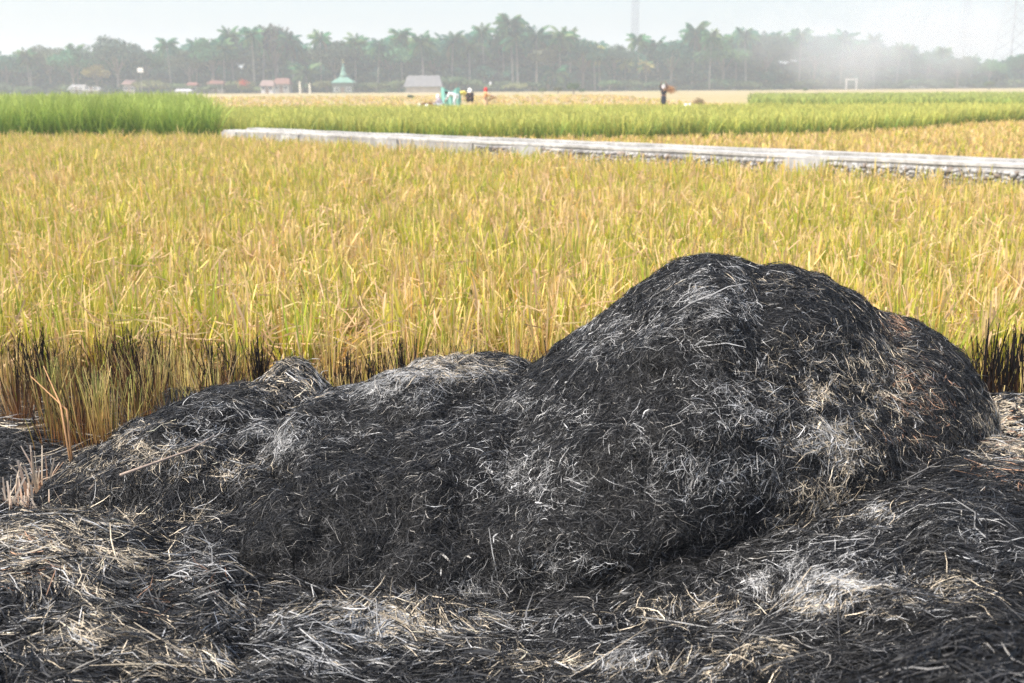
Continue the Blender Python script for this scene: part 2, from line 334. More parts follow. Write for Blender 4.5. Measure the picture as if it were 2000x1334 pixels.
# px, top py, top D, foot py, foot D
make_heap("tallest black burnt straw heap with a double hump and ash streaks", [
 (700,1010,3.75,1150,3.45),(790,960,3.85,1170,3.4),(860,925,3.95,1190,3.35),(930,845,4.1,1205,3.3),(1000,765,4.25,1215,3.28),(1060,706,4.35,1222,3.27),(1120,655,4.4,1225,3.25),(1200,593,4.4,1225,3.25),(1270,543,4.4,1215,3.26),(1330,508,4.4,1200,3.28),(1395,497,4.4,1185,3.3),(1440,508,4.4,1170,3.32),
 (1480,519,4.42,1155,3.34),(1530,517,4.45,1140,3.36),(1600,532,4.5,1120,3.4),(1680,578,4.5,1090,3.45),(1740,608,4.5,1070,3.5),(1800,620,4.5,1050,3.55),(1850,648,4.5,1030,3.6),(1890,690,4.45,1010,3.68),(1920,745,4.35,990,3.75),(1945,820,4.25,965,3.85),(1957,890,4.1,950,3.95)],
 78000 * DENS, 11, 190, 90, amp=.019, bumps=[(1400,640,60,90,.04,10),(1480,620,40,90,-.012,-8),(1600,660,110,80,.05,0),(1330,860,160,50,.06,-15),(1520,900,40,140,-.018,10),(1650,860,120,90,.025,0),(1760,720,40,120,-.015,-20),(1150,900,130,60,.05,-30),(1060,1060,200,50,.04,0),(1450,1060,200,40,-.02,-15),(1560,750,30,160,-.012,5),(1270,700,110,30,.03,-35)],
 long_n=350)
make_heap("low rounded heap with a white ash crest left of the tallest heap", [
 (425,1000,3.95,1130,3.5),(480,900,4.15,1150,3.45),(540,840,4.3,1160,3.42),(600,795,4.4,1170,3.4),(640,768,4.5,1175,3.38),(700,750,4.55,1180,3.36),(760,728,4.6,1185,3.35),(830,703,4.6,1190,3.34),(900,696,4.6,1195,3.34),(960,693,4.6,1200,3.34),(1020,703,4.6,1200,3.36),(1070,725,4.6,1200,3.4),(1130,770,4.5,1190,3.45)],
 46000 * DENS, 23, 130, 80, bumps=[(760,775,150,26,.05,-12),(560,865,95,26,.085,-40),(500,960,24,120,-.09,28),(840,960,140,60,.05,-20),(960,800,120,24,-.05,-10),(700,870,170,20,-.06,-25),(640,1010,120,26,.05,-35),(760,1060,30,90,-.05,25)], long_n=150)
make_heap("long flat charred heap with yellowish streaks, leftmost of the rear heaps", [
 (10,1010,4.0,1060,3.8),(70,965,4.2,1080,3.65),(130,915,4.4,1095,3.6),(200,862,4.6,1105,3.55),(260,822,4.75,1110,3.55),(320,786,4.85,1115,3.55),(390,766,4.9,1120,3.55),(460,755,4.9,1120,3.55),(530,752,4.9,1120,3.55),(590,762,4.9,1120,3.6),(650,790,4.85,1115,3.65),(720,850,4.6,1090,3.75)],
 44000 * DENS, 37, 120, 80, bumps=[(300,880,140,28,.06,-25),(380,985,130,26,-.09,-12),(330,925,180,16,.07,-18),(460,820,120,22,.045,-20),(200,990,110,20,-.06,-20),(560,800,70,18,-.05,0),(400,870,150,14,-.045,-22)], flow=.5, long_n=350, Wr=(.0011, .003), Lr=(.025, .13))
make_heap("small pointed tuft of grey and tan straw poking up behind the flat left heap", [
 (488,762,5.0,800,4.75),(515,740,5.05,800,4.7),(540,708,5.1,800,4.7),(568,690,5.1,800,4.7),(592,703,5.1,805,4.7),(615,730,5.1,805,4.72),(645,772,5.0,805,4.8)],
 5200, 41, 34, 26, back=.3, amp=.014, Wr=(.002, .0048), Lr=(.04, .16), flow=-.7)
make_heap("tiny black mound of charred straw among stubble behind the flat left heap", [
 (305,800,5.3,810,5.2),(325,765,5.35,815,5.15),(350,757,5.4,818,5.15),(380,766,5.4,818,5.15),(405,800,5.3,818,5.2)], 1600, 43, 20, 16, back=.2, amp=.012)
make_heap("pale unburnt straw heap half hidden at the right edge behind the tallest heap", [
 (1900,860,4.75,960,4.4),(1935,790,4.85,965,4.35),(1975,768,4.9,970,4.3),(2030,775,4.9,975,4.3),(2100,850,4.8,975,4.35)], 9000, 47, 50, 40, back=.4, amp=.015, Wr=(.003, .006), flow=.2).name
make_heap("broad dark heap with a round white ash patch, front right", [
 (860,1195,3.15,1420,2.35),(960,1185,3.15,1430,2.32),(1060,1176,3.15,1440,2.3),(1150,1150,3.18,1450,2.28),(1250,1122,3.22,1460,2.26),(1350,1094,3.27,1460,2.25),(1450,1062,3.32,1460,2.24),(1550,1026,3.38,1460,2.24),(1640,985,3.45,1460,2.24),(1730,943,3.52,1460,2.24),(1810,906,3.6,1460,2.24),(1890,878,3.68,1460,2.24),(1960,872,3.72,1460,2.24),(2040,880,3.72,1460,2.26),(2150,960,3.6,1450,2.3)],
 56000 * DENS, 53, 150, 80, amp=.022, bumps=[(1600,1140,120,60,.04,0),(1400,1200,160,20,-.03,-8),(1850,1060,120,60,.03,-20),(1350,1290,140,26,.03,-6),(1700,1250,200,20,-.03,-10),(1440,1250,18,60,-.03,20)], flow=.25, long_n=1100, lw=(.0022, .006), spread=.5, rand=.35, Wr=(.0011, .0029), Lr=(.025, .13), grey=.15)
make_heap("low sprawling front heap of ashy and half burnt straw, front left", [
 (-150,990,3.8,1440,2.35),(-60,1000,3.75,1445,2.32),(30,1012,3.7,1450,2.3),(120,1020,3.65,1455,2.28),(220,1045,3.55,1460,2.27),(320,1085,3.45,1460,2.26),(420,1100,3.4,1460,2.25),(520,1135,3.32,1460,2.24),(640,1160,3.25,1460,2.24),(760,1175,3.2,1460,2.24),(880,1190,3.15,1460,2.24),(980,1215,3.08,1460,2.24),(1080,1260,2.95,1450,2.26),(1180,1330,2.75,1440,2.3)],
 52000 * DENS, 61, 150, 80, amp=.024, bumps=[(80,1085,170,36,.07,0),(640,1255,130,50,.08,-10),(400,1150,30,70,.05,25),(250,1180,220,16,-.055,-4),(200,1260,90,50,.05,0),(490,1260,30,80,-.06,30),(830,1215,130,24,.05,10),(300,1310,60,30,.05,0),(620,1190,160,14,-.05,-8)], flow=.1, long_n=4500, lw=(.0024, .0065), spread=.4, rand=.22, Wr=(.0013, .0040), Lr=(.03, .17), grey=.17, lift=.13)
make_heap("blurred dark heap nearest the viewer in the bottom right corner", [
 (1640,1380,2.0,1560,1.7),(1740,1330,2.05,1600,1.62),(1830,1285,2.1,1620,1.6),(1910,1248,2.12,1640,1.58),(1980,1232,2.14,1640,1.58),(2060,1228,2.14,1640,1.58),(2180,1270,2.05,1620,1.62)], 9000, 67, 60, 40, back=.3, amp=.012, Wr=(.002, .0048), Lr=(.05, .2), flow=.5, grey=.08)

make_heap("flat mat of blackened straw on the soil at the left edge below the stubble", [
 (-160,860,5.2,1050,4.0),(-60,835,5.25,1050,4.0),(20,832,5.25,1045,4.02),(70,850,5.2,1030,4.1),(120,860,5.1,1000,4.3),(150,915,4.7,960,4.5)],
 26000, 71, 60, 40, back=.35, amp=.016, flow=.5, Wr=(.0015, .004), Lr=(.04, .2), grey=.2, lift=.2, long_n=300)
# loose litter between and round the heaps
n = 42000; P = np.stack([rng.uniform(-4.6, 4.8, n), rng.uniform(1.6, 6.2, n), np.zeros(n)], 1); P[:, 2] = rng.random(n) * .03
th = rng.normal(.2, .9, n); t = np.stack([np.cos(th), np.sin(th), rng.normal(0, .12, n)], 1); b = np.stack([-np.sin(th), np.cos(th), np.zeros(n)], 1)
L = rng.uniform(.06, .3, n)[:, None, None]; s = np.linspace(-.5, .5, 4)[None, :, None]
Cn = P[:, None] + t[:, None] * s * L + b[:, None] * rng.normal(0, .3, n)[:, None, None] * s * s * L; Cn[..., 2] = np.maximum(Cn[..., 2] + .01, .004)
ro = rng.normal(0, .6, n)[:, None, None]; Wd = (b[:, None] * np.cos(ro) + np.array([0, 0, 1.]) * np.sin(ro)) * rng.uniform(.001, .003, n)[:, None, None] * np.array([.6, 1, 1, .4])[None, :, None]
v = rng.random(n)[:, None]; c = np.where(rng.random(n)[:, None] < .86, .012 + .04 * v ** 2, np.where(rng.random(n)[:, None] < .5, TAN * (.5 + .6 * v), ASH * (.3 + .6 * v)))
V, Fq, cc = strips(Cn, Wd, np.repeat(c[:, None] * np.ones(3), 4, 1))
o = link("burnt_straw_litter", mesh_np("burnt_straw_litter", V, Fq, cc), M_straw)
tag(o, "black and grey straw scattered flat on the burnt soil between the heaps", "straw litter", kind="stuff")

# ------------------------------------------------------------------ stubble
def blades(base, yaw, tilt, H, Wd, col0, col1, col2, bend, K=4, face=None):
    """upright blades: base (n,3), lean direction yaw, lean tilt, height H"""
    n = len(base); s = np.linspace(0, 1, K)[None, :, None]
    d = np.stack([np.cos(yaw), np.sin(yaw), np.zeros(n)], 1); up = np.array([0, 0, 1.])
    ti = tilt[:, None, None] + bend[:, None, None] * s
    hh = H[:, None, None]
    Cn = base[:, None] + (d[:, None] * np.sin(ti) + up * np.cos(ti)) * s * hh
    fa = rng.random(n) * math.pi if face is None else face
    wv = np.stack([np.cos(fa), np.sin(fa), np.zeros(n)], 1)
    tp = np.array([.8, 1, .95, .65]) if K == 4 else np.linspace(1, .4, K)
    W = wv[:, None] * Wd[:, None, None] * .5 * tp[None, :, None]
    f = s; col = np.where(f < .5, col0[:, None] * (1 - 2 * f) + col1[:, None] * 2 * f, col1[:, None] * (2 - 2 * f) + col2[:, None] * (2 * f - 1))
    return strips(Cn, W, col)
G_ = lambda r, g, b: np.array([r, g, b])
def pick(n, cols, probs): return np.array(cols)[rng.choice(len(cols), n, p=probs)]
STG = [(.32,.41,.028),(.50,.50,.035),(.62,.54,.045),(.20,.33,.022)]; STT = [(.72,.53,.23),(.74,.58,.19),(.72,.50,.29),(.70,.44,.12)]
def stub_cols(n, P, green=.5, cid=None):
    gp = green + .30 * fbm(P, .9, 21, 2) + (.4 * noise(P, 3.5, 22) if cid is None else cid)
    gp = np.clip(gp, .05, .95); isg = (rng.random(n) < gp)[:, None]
    br = rng.uniform(.75, 1.2, n)[:, None]
    mid = np.where(isg, pick(n, STG, [.3,.35,.2,.15]), pick(n, STT, [.35,.3,.2,.15])) * br
    base = mid * .22 + pick(n, [(.40,.23,.11),(.30,.20,.08),(.18,.11,.055)], [.35,.35,.3]) * .72  # brown stalk feet, darkened further in colour to imitate shade near the soil
    tip = mid * .5 + pick(n, [(.62,.48,.2),(.6,.38,.2),(.5,.46,.1)], [.4,.25,.35]) * .5
    return base, mid, tip
NW = at(437, 243, 32.0); NE = at(2000, 307, 16.4)         # channel line, left end and right side
def wall_y(x): return 32.0 + (x - NW[0]) * (NE[1] - 32.0) / (NE[0] - NW[0])
def in_view(P, m=60): q = proj(P); return (q[:, 0] > -m) & (q[:, 0] < 2000 + m)
def field(name, label, d0, d1, spacing, nb, Hh, Wb, tiltS, green=.5, cond=None, leaf=.25, seed=0, category="stubble"):
    parts = []
    xm = .68 * d1 + 2
    gx, gy = np.meshgrid(np.arange(-xm, xm, spacing), np.arange(d0, d1, spacing)); n = gx.size
    P = np.stack([gx.ravel() + rng.normal(0, spacing * .22, n), gy.ravel() + rng.normal(0, spacing * .22, n), np.zeros(n)], 1)
    P = P[in_view(P, 650 if d0 < 12 else 420)]
    if cond is not None: P = P[cond(P)]
    m = len(P); B = np.repeat(P, nb, 0); k = len(B); ang = rng.random(k) * 6.28; r = np.abs(rng.normal(0, spacing * .15, k))
    B[:, :2] += np.stack([np.cos(ang), np.sin(ang)], 1) * r[:, None]
    cid = np.repeat(rng.uniform(-.6, .5, m), nb)
    hc = np.repeat(Hh * (1 + .15 * rng.normal(0, 1, m) + .12 * noise(P, .5, 31)), nb); H = hc * rng.uniform(.6, 1.12, k)
    isl = rng.random(k) < leaf
    ti = np.abs(rng.normal(0, tiltS * .7, k)) + .38 * np.clip(r / (spacing * .35), 0, 1.3) * rng.random(k) + np.where(isl, rng.random(k) * .7, 0); c0, c1, c2 = stub_cols(k, B, green, cid)
    lt = isl & (rng.random(k) < .7); tan = pick(k, STT, [.4,.2,.3,.1]) * rng.uniform(.8, 1.25, k)[:, None]
    c1 = np.where(lt[:, None], tan, c1); c2 = np.where(lt[:, None], tan * 1.05, c2)
    parts.append(blades(B, ang + rng.normal(0, .5, k), ti, H * np.where(isl, 1.15, 1), Wb * rng.uniform(.6, 1.3, k) * np.where(isl, 1.5, 1), c0, c1, c2, np.where(isl, rng.normal(.2, .5, k), rng.normal(0, .1, k))))
    return parts
near_edge = lambda P: P[:, 1] > 6.35 + .25 * noise(P, .8, 71) - .35 * (P[:, 0] > 1.9)
infront = lambda P: P[:, 1] < wall_y(P[:, 0]) - .22 - .1 * noise(P, 1, 5)
left_cap = lambda P: ~((P[:, 0] < NW[0] - .4) & (P[:, 1] > 33.6))
cf = lambda P: near_edge(P) & infront(P) & left_cap(P)
parts = []
parts += field("a", "", 6.0, 10.5, .225, 42, .345, .0098, .24, .72, cf, .28)
parts += field("b", "", 10.5, 17.0, .25, 34, .34, .0115, .26, .70, cf, .28)
parts += field("c", "", 17.0, 34.0, .29, 27, .375, .0145, .28, .66, cf, .25)
# bent and fallen loose leaves over the stubble
n = 9000; D = 6.2 + 26 * rng.random(n) ** 1.7; P = np.stack([rng.uniform(-.5, .5, n) * D * 1.0, D, rng.uniform(.05, .33, n)], 1); P = P[cf(P)]; n = len(P)
th = rng.random(n) * 6.28; el = rng.normal(.25, .45, n); t = np.stack([np.cos(th) * np.cos(el), np.sin(th) * np.cos(el), np.sin(el)], 1); b = unit(np.cross(t, rng.normal(0, 1, (n, 3))))
L = rng.uniform(.1, .38, n)[:, None, None]; s = np.linspace(-.5, .5, 4)[None, :, None]
Cn = P[:, None] + t[:, None] * s * L + np.cross(t, b)[:, None] * rng.normal(0, .7, n)[:, None, None] * s * s * L; Cn[..., 2] = np.maximum(Cn[..., 2], .01)
Wd = b[:, None] * (.0024 * (1 + P[:, 1] * .12))[:, None, None] * np.array([.7, 1, 1, .4])[None, :, None]
c = pick(n, [(.74,.52,.28),(.68,.45,.24),(.76,.60,.28)], [.4,.35,.25]) * rng.uniform(.7, 1.15, n)[:, None]
parts.append(strips(Cn, Wd, np.repeat(c[:, None], 4, 1)))
V, Fq, cc = cat(parts); o = link("rice_stubble", mesh_np("rice_stubble", V, Fq, cc), M_stub)
tag(o, "yellow green and tan cut rice stubble covering the field in front of the stone channel", "stubble", kind="stuff")

# single clumps along the scorched edge, each a thing
def clump(loc, kind, nst, H, spread=.05, lean=(0, .14)):
    k = nst; ang = rng.random(k) * 6.28; r = np.abs(rng.normal(0, spread, k)); B = np.stack([np.cos(ang) * r, np.sin(ang) * r, np.zeros(k)], 1)
    Hh = H * rng.uniform(.55, 1.08, k) if kind != 'green' else H * rng.uniform(.75, 1.05, k)
    br = rng.uniform(.7, 1.2, k)[:, None]
    if kind == 'char':
        c0 = pick(k, [(.20,.075,.03),(.10,.05,.03),(.03,.02,.02)], [.4,.3,.3]) * br; c1 = pick(k, [(.02,.017,.016),(.10,.05,.025)], [.75,.25]) * br; c2 = np.full((k, 3), .010)
    elif kind == 'half':
        c0 = pick(k, [(.36,.14,.05),(.30,.15,.06),(.05,.03,.02)], [.5,.3,.2]) * br; c1 = pick(k, [(.40,.20,.08),(.30,.24,.06),(.04,.03,.02)], [.4,.35,.25]) * br; c2 = pick(k, [(.015,.013,.012),(.36,.30,.10)], [.65,.35]) * br
    elif kind == 'green':
        c0 = pick(k, [(.36,.15,.06),(.14,.07,.03)], [.65,.35]) * br; c1 = pick(k, [(.50,.34,.10),(.56,.35,.13),(.34,.31,.07)], [.4,.35,.25]) * br; c2 = pick(k, [(.42,.42,.12),(.62,.48,.2),(.3,.36,.1)], [.4,.4,.2]) * br
    else:
        c0 = pick(k, [(.5,.25,.13)], [1]) * br; c1 = pick(k, [(.62,.40,.26),(.6,.5,.36)], [.5,.5]) * br; c2 = pick(k, [(.62,.52,.42),(.25,.2,.17)], [.7,.3]) * br
    W = rng.uniform(.0028, .0055, k) * (1.35 if kind == 'char' else 1) * (2.4 if kind == 'pale' else 1)
    ti = np.abs(rng.normal(lean[0], lean[1], k)) * (1 + r / spread * .6) * .8
    Vv, Ff, cc = blades(B, ang, ti, Hh, W, c0, c1, c2, rng.normal(0, .12 if kind != 'pale' else .5, k))
    o = link("stubble_clump", mesh_np("stubble_clump", Vv, Ff, cc), M_stub); o.location = loc; return o
CL = [ # px, base D, kind, stalks, height, label
 (200,4.98,'green',90,.40,.085,"big upright clump of green and tan stalks left of the flat heap"),
 (330,5.15,'half',46,.36,.06,"thin leaning orange clump right behind the big green clump"),
 (70,6.0,'char',70,.36,.06,"black tipped stubble clump near the left edge, above the green clump"),
 (20,5.6,'half',70,.40,.07,"scorched brown clump touching the left edge of the picture"),
 (140,5.6,'half',80,.40,.07,"scorched clump just behind the big green clump, to its left"),
 (260,5.7,'char',60,.44,.06,"tall blackened clump behind the big green clump"),
 (300,5.9,'half',70,.40,.07,"rust coloured clump behind the thin orange clump"),
 (215,6.1,'half',60,.42,.06,"brown clump with black tips in the second row left of the tuft"),
 (360,6.0,'half',60,.38,.06,"rusty clump with some black tips, up from the tiny black mound"),
 (410,5.7,'char',66,.36,.05,"short black clump with orange feet left of the pointed tuft"),
 (455,5.9,'half',60,.34,.06,"olive clump with singed tips left of the pointed tuft"),
 (505,5.75,'char',80,.36,.04,"dense black clump touching the pointed tuft on its left"),
 (682,5.5,'char',74,.34,.05,"black clump standing right of the pointed tuft"),
 (735,5.6,'char',60,.30,.05,"second black clump right of the pointed tuft"),
 (645,5.8,'half',50,.34,.06,"olive and orange clump behind the right side of the pointed tuft"),
 (785,5.75,'char',70,.36,.045,"tall charred clump above the white ash crest"),
 (845,5.6,'char',40,.24,.05,"short charred clump above the white ash crest, to the right"),
 (895,5.7,'half',60,.30,.07,"singed clump above the dark top of the low rounded heap"),
 (940,5.75,'char',60,.33,.05,"charred clump left of the left shoulder of the tallest heap"),
 (1000,5.8,'half',50,.28,.07,"yellowish clump with black points above the low rounded heap"),
 (1050,5.7,'half',60,.30,.06,"yellow clump with black points at the dip between two heaps"),
 (1085,5.8,'char',60,.32,.05,"charred clump beside the left slope of the tallest heap"),
 (1170,6.3,'char',40,.26,.06,"small black tuft peeking over the left slope of the tallest heap"),
 (1930,5.6,'char',90,.44,.06,"tall black clump right of the tallest heap"),
 (1975,5.5,'char',110,.44,.07,"widest black clump with rusty feet at the right edge"),
 (2020,5.7,'char',80,.42,.07,"black clump cut off by the right edge of the picture"),
 (40,4.05,'pale',34,.20,.07,"curled pale grey pink leaves standing in ash at the left edge"),
 (60,4.45,'pale',26,.22,.06,"pale bent leaves rising from the black mat, behind the curled pink grey ones"),
 (8,3.95,'pale',34,.24,.05,"orange brown bent stalks at the lower left edge, beside the pale leaves"),
 (150,5.1,'half',50,.34,.06,"scorched orange clump touching the big green clump on its left"),
 (265,5.2,'half',56,.36,.05,"short rusty clump touching the big green clump on its right"),
 (95,5.35,'green',50,.36,.06,"tan and olive clump between the left edge and the big green clump"),
 (300,5.45,'green',50,.38,.05,"olive tan clump behind the short rusty clump"),
 (100,5.15,'half',50,.30,.06,"thin scorched low clump rising from the rim of the black mat"),
]
for px, D, kd, nst, H, sp, lab in CL:
    tag(clump((xat(px, D), D, 0), kd, nst, H * 1.04, sp), lab, "stubble clump", "stubble clumps along the scorched edge")
# the rest of the scorched fringe, too tangled to count
parts = []
gx, gy = np.meshgrid(np.arange(-4.8, 5.2, .21), np.arange(4.7, 6.6, .21)); n = gx.size
P = np.stack([gx.ravel() + rng.normal(0, .04, n), gy.ravel() + rng.normal(0, .04, n), np.zeros(n)], 1)
P = P[(P[:, 1] > 5.2 + .3 * (proj(P)[:, 0] < 110) + .2 * noise(P, 1.5, 9)) & ~near_edge(P) & in_view(P, 650)]
nb = 34; B = np.repeat(P, nb, 0); k = len(B); ang = rng.random(k) * 6.28; B[:, :2] += np.stack([np.cos(ang), np.sin(ang)], 1) * np.abs(rng.normal(0, .032, k))[:, None]
cb_ = np.repeat(rng.random(len(P)) , nb)
burn = (cb_ < .5 + .4 * (proj(B)[:, 0] < 330)) * np.clip((6.4 - B[:, 1] - .35 * (proj(B)[:, 0] > 600) + .5 * noise(B, 2.2, 77)) * 1.8, 0, .8); isb = (rng.random(k) < burn)[:, None]
c0, c1, c2 = stub_cols(k, B, .16); sing = (rng.random(k) < burn + .25)[:, None]
c0 = np.where(sing, np.array([.46, .20, .08]) * rng.uniform(.5, 1.2, k)[:, None], c0); c1 = np.where(isb, np.array([.14, .07, .035]) * rng.uniform(.3, 1.3, k)[:, None], c1); c2 = np.where(isb, .012, c2)
hv_ = np.repeat(rng.uniform(.6, 1.25, len(P)), nb)
parts.append(blades(B, ang, np.abs(rng.normal(.12, .16, k)), .31 * hv_ * rng.uniform(.6, 1.1, k), rng.uniform(.003, .006, k), c0, c1, c2, rng.normal(0, .12, k)))
V, Fq, cc = cat(parts); o = link("scorched_stubble", mesh_np("scorched_stubble", V, Fq, cc), M_stub)
tag(o, "singed brown and black stubble fringe behind the heaps", "stubble", kind="stuff")
# single long bent stalks on the left
for k, (a, b_, c_) in enumerate([((60,735,4.9),(130,800,4.8),(140,898,4.7)), ((85,715,4.95),(118,790,4.8),(138,905,4.65))]):
    mb = MB(); mb.tube([at(*a), at(*b_), at(*c_)], [.002, .004, .005], (.60, .36, .18), 6); o = mb.build("dry_stalk", M_stub, smooth=True)
    tag(o, ["long bent dry stalk crossing in front of the left stubble, upper one", "steep straight dry stalk left of the big green clump"][k], "stalk")
mb = MB(); mb.tube([at(235,928,3.78), at(300,905,3.9), at(370,880,4.02), at(420,850,4.15)], [.0055, .005, .004, .002], (.34, .26, .2), 6)
tag(mb.build("dry_stalk", M_straw, smooth=True), "long pale charred stem lying across the flat left heap", "stalk")
mb = MB(); mb.tube([at(1752,1110,2.98), at(1765,1140,2.9), at(1800,1172,2.82), at(1850,1212,2.74)], [.003, .0045, .0045, .004], (.20, .20, .21), 6)
tag(mb.build("dry_stalk", M_straw, smooth=True), "curved grey stem lying beside the white ash patch of the front right heap", "stalk")

# ------------------------------------------------------------------ irrigation channel
u = np.array([NE[0] - NW[0], NE[1] - NW[1]]); u = u / np.linalg.norm(u); pn = np.array([-u[1], u[0]]); pn = pn if pn[1] > 0 else -pn   # towards the back
ch = empty("irrigation_channel", (NW[0], NW[1], 0)); tag(ch, "whitish concrete irrigation channel with rubble stone sides running across the field", "channel")
TOP, LEN = .51, 34.0
def wp(s, q, z): return (u[0] * s + pn[0] * q, u[1] * s + pn[1] * q, z)
def run_mesh(prof, s0, s1, ds, col, jit=.006, seed=0):
    """extrude a closed (q,z) profile along the channel with small irregularities"""
    ns = max(2, int((s1 - s0) / ds) + 1); ss = np.linspace(s0, s1, ns); k = len(prof); V = []
    for s in ss:
        for q, z in prof: V.append(wp(s, q, z))
    V = np.array(V); V += jit * np.stack([noise(V, 2.1, seed), noise(V, 2.1, seed + 1), noise(V, 1.3, seed + 2)], 1)
    fs = [(i * k + j, (i + 1) * k + j, (i + 1) * k + (j + 1) % k, i * k + (j + 1) % k) for i in range(ns - 1) for j in range(k)]
    fs += [tuple(range(k)), tuple((ns - 1) * k + j for j in range(k))[::-1]]
    mb = MB(); mb.add(V, fs, col); return mb
run_mesh([(0, -.1), (.30, -.1), (.30, TOP - .05), (0, TOP - .05)], 0, LEN, .4, (.40, .39, .37), seed=2).build("wall_core", M_conc, ch)
run_mesh([(-.025, TOP - .047), (.335, TOP - .047), (.335, TOP), (-.025, TOP)], -.02, LEN, .3, (.47, .455, .425), .012, 4).build("coping", M_conc, ch)
run_mesh([(.305, -.05), (.745, -.05), (.745, TOP - .16), (.305, TOP - .16)], 0, LEN, .5, (.16, .15, .13), seed=6).build("channel_bed", M_conc, ch)
run_mesh([(.75, -.1), (1.05, -.1), (1.05, TOP - .03), (.75, TOP - .03)], 0, LEN, .4, (.42, .41, .39), seed=8).build("wall_core", M_conc, ch)
run_mesh([(.715, TOP - .027), (1.085, TOP - .027), (1.085, TOP + .022), (.715, TOP + .022)], -.02, LEN, .3, (.44, .425, .39), .012, 10).build("coping", M_conc, ch)
# plastered left stretch and plastered piers
run_mesh([(-.035, -.05), (-.003, -.05), (-.003, TOP - .06), (-.035, TOP - .06)], .0, 10.2, .3, (.30, .29, .27), .008, 12).build("plaster", M_conc, ch)
for px in (450, 570, 760, 1035, 1575):
    # solve where the sight column meets the channel face
    best = min(np.linspace(0, 30, 900), key=lambda s: abs(proj(np.array([[NW[0] + u[0] * s, NW[1] + u[1] * s, .4]]))[0, 0] - px))
    run_mesh([(-.075, -.05), (-.038, -.05), (-.038, TOP - .055), (-.075, TOP - .055)], best - .38, best + .38, .2, (.38, .375, .36), .012, 20 + int(px)).build("plaster_pier", M_conc, ch)
mb = MB(); s = 10.3                                                       # rubble stones in the face, pattern of one part
while s < LEN - .2:
    z = .02
    while z < TOP - .09:
        wS, hS = random.uniform(.04, .13), random.uniform(.04, .09)
        g = random.choice([(.40,.39,.37),(.33,.32,.31),(.20,.19,.18),(.26,.25,.24),(.28,.23,.19),(.46,.45,.43),(.40,.39,.37)])
        c = wp(s + random.uniform(-.04, .04), -.012, min(z + hS / 2, TOP - .12)); mb.blob(c, (wS / 1.7, random.uniform(.02, .055), hS / 1.9), g, random.randrange(99), .6, 8, 5); z += hS
    s += .085
mb.build("stone_facing", M_conc, ch, True)

# ------------------------------------------------------------------ standing rice
def rice(name, label, cond, x0, x1, y0, y1, dens, H, W, greens, probs, tip, seed, edge=None):
    n = int((x1 - x0) * (y1 - y0) * dens); P = np.stack([rng.uniform(x0, x1, n), rng.uniform(y0, y1, n), np.zeros(n)], 1)
    P = P[cond(P) & in_view(P, 260)]; n = len(P)
    if edge is not None:
        keep = rng.random(n) < edge(P); P = P[keep]; n = len(P)
    g = pick(n, greens, probs) * (rng.uniform(.75, 1.2, n) * (1 + .25 * fbm(P, .35, seed, 2)))[:, None]
    t = g * .35 + np.array(tip) * .65
    Hh = H * (1 + .10 * fbm(P, .5, seed + 4, 2) + rng.normal(0, .08, n)); ang = rng.random(n) * 6.28
    V, Fq, cc = blades(P, ang, np.abs(rng.normal(.05, .1, n)), Hh, W * rng.uniform(.6, 1.3, n), g * .38, g, t, np.abs(rng.normal(.25, .3, n)))  # blade bases darkened in colour to stand in for shade low in the crop
    o = link(name, mesh_np(name, V, Fq, cc), M_rice); tag(o, label, "rice crop", kind="stuff")
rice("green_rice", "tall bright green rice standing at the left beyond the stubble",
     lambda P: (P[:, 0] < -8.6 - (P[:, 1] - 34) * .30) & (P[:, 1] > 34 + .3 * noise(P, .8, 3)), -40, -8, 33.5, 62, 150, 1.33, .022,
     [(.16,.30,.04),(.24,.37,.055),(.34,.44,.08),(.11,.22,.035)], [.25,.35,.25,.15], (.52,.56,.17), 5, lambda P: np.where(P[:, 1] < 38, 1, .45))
front = lambda x: np.interp(x, [-60, -6, 3.5, 8, 14, 19, 26], [36, 35, 34.5, 36, 40.5, 46, 50])
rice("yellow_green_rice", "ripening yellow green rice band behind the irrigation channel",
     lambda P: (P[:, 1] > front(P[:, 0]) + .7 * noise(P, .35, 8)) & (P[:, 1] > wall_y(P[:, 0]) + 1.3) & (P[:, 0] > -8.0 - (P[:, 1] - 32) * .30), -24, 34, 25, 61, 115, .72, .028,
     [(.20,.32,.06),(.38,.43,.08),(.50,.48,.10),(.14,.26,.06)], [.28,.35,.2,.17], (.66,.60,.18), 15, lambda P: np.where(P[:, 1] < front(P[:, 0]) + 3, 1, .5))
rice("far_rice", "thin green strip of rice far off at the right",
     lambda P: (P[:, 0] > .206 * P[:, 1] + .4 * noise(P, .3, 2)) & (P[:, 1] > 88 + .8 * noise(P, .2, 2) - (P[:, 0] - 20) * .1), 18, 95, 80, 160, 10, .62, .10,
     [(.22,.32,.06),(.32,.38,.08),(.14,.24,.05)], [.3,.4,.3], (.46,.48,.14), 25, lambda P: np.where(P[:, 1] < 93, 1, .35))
parts = field("d", "", 17.0, 48.0, .36, 12, .24, .022, .35, .30, lambda P: (P[:, 1] > wall_y(P[:, 0]) + 1.4) & (P[:, 1] < front(P[:, 0])), .3)
parts += field("e", "", 56.0, 100.0, .95, 9, .24, .05, .4, .22, lambda P: ~((P[:, 0] > 18) & (P[:, 1] > 86)), .3)
parts += field("f", "", 100.0, 200.0, 2.4, 8, .26, .12, .4, .2, lambda P: (P[:, 0] < 17), .3)
V, Fq, cc = cat(parts); o = link("cut_field_stubble", mesh_np("cut_field_stubble", V, Fq, cc), M_stub)
tag(o, "low tan stubble on the harvested fields beyond the channel", "stubble", kind="stuff")
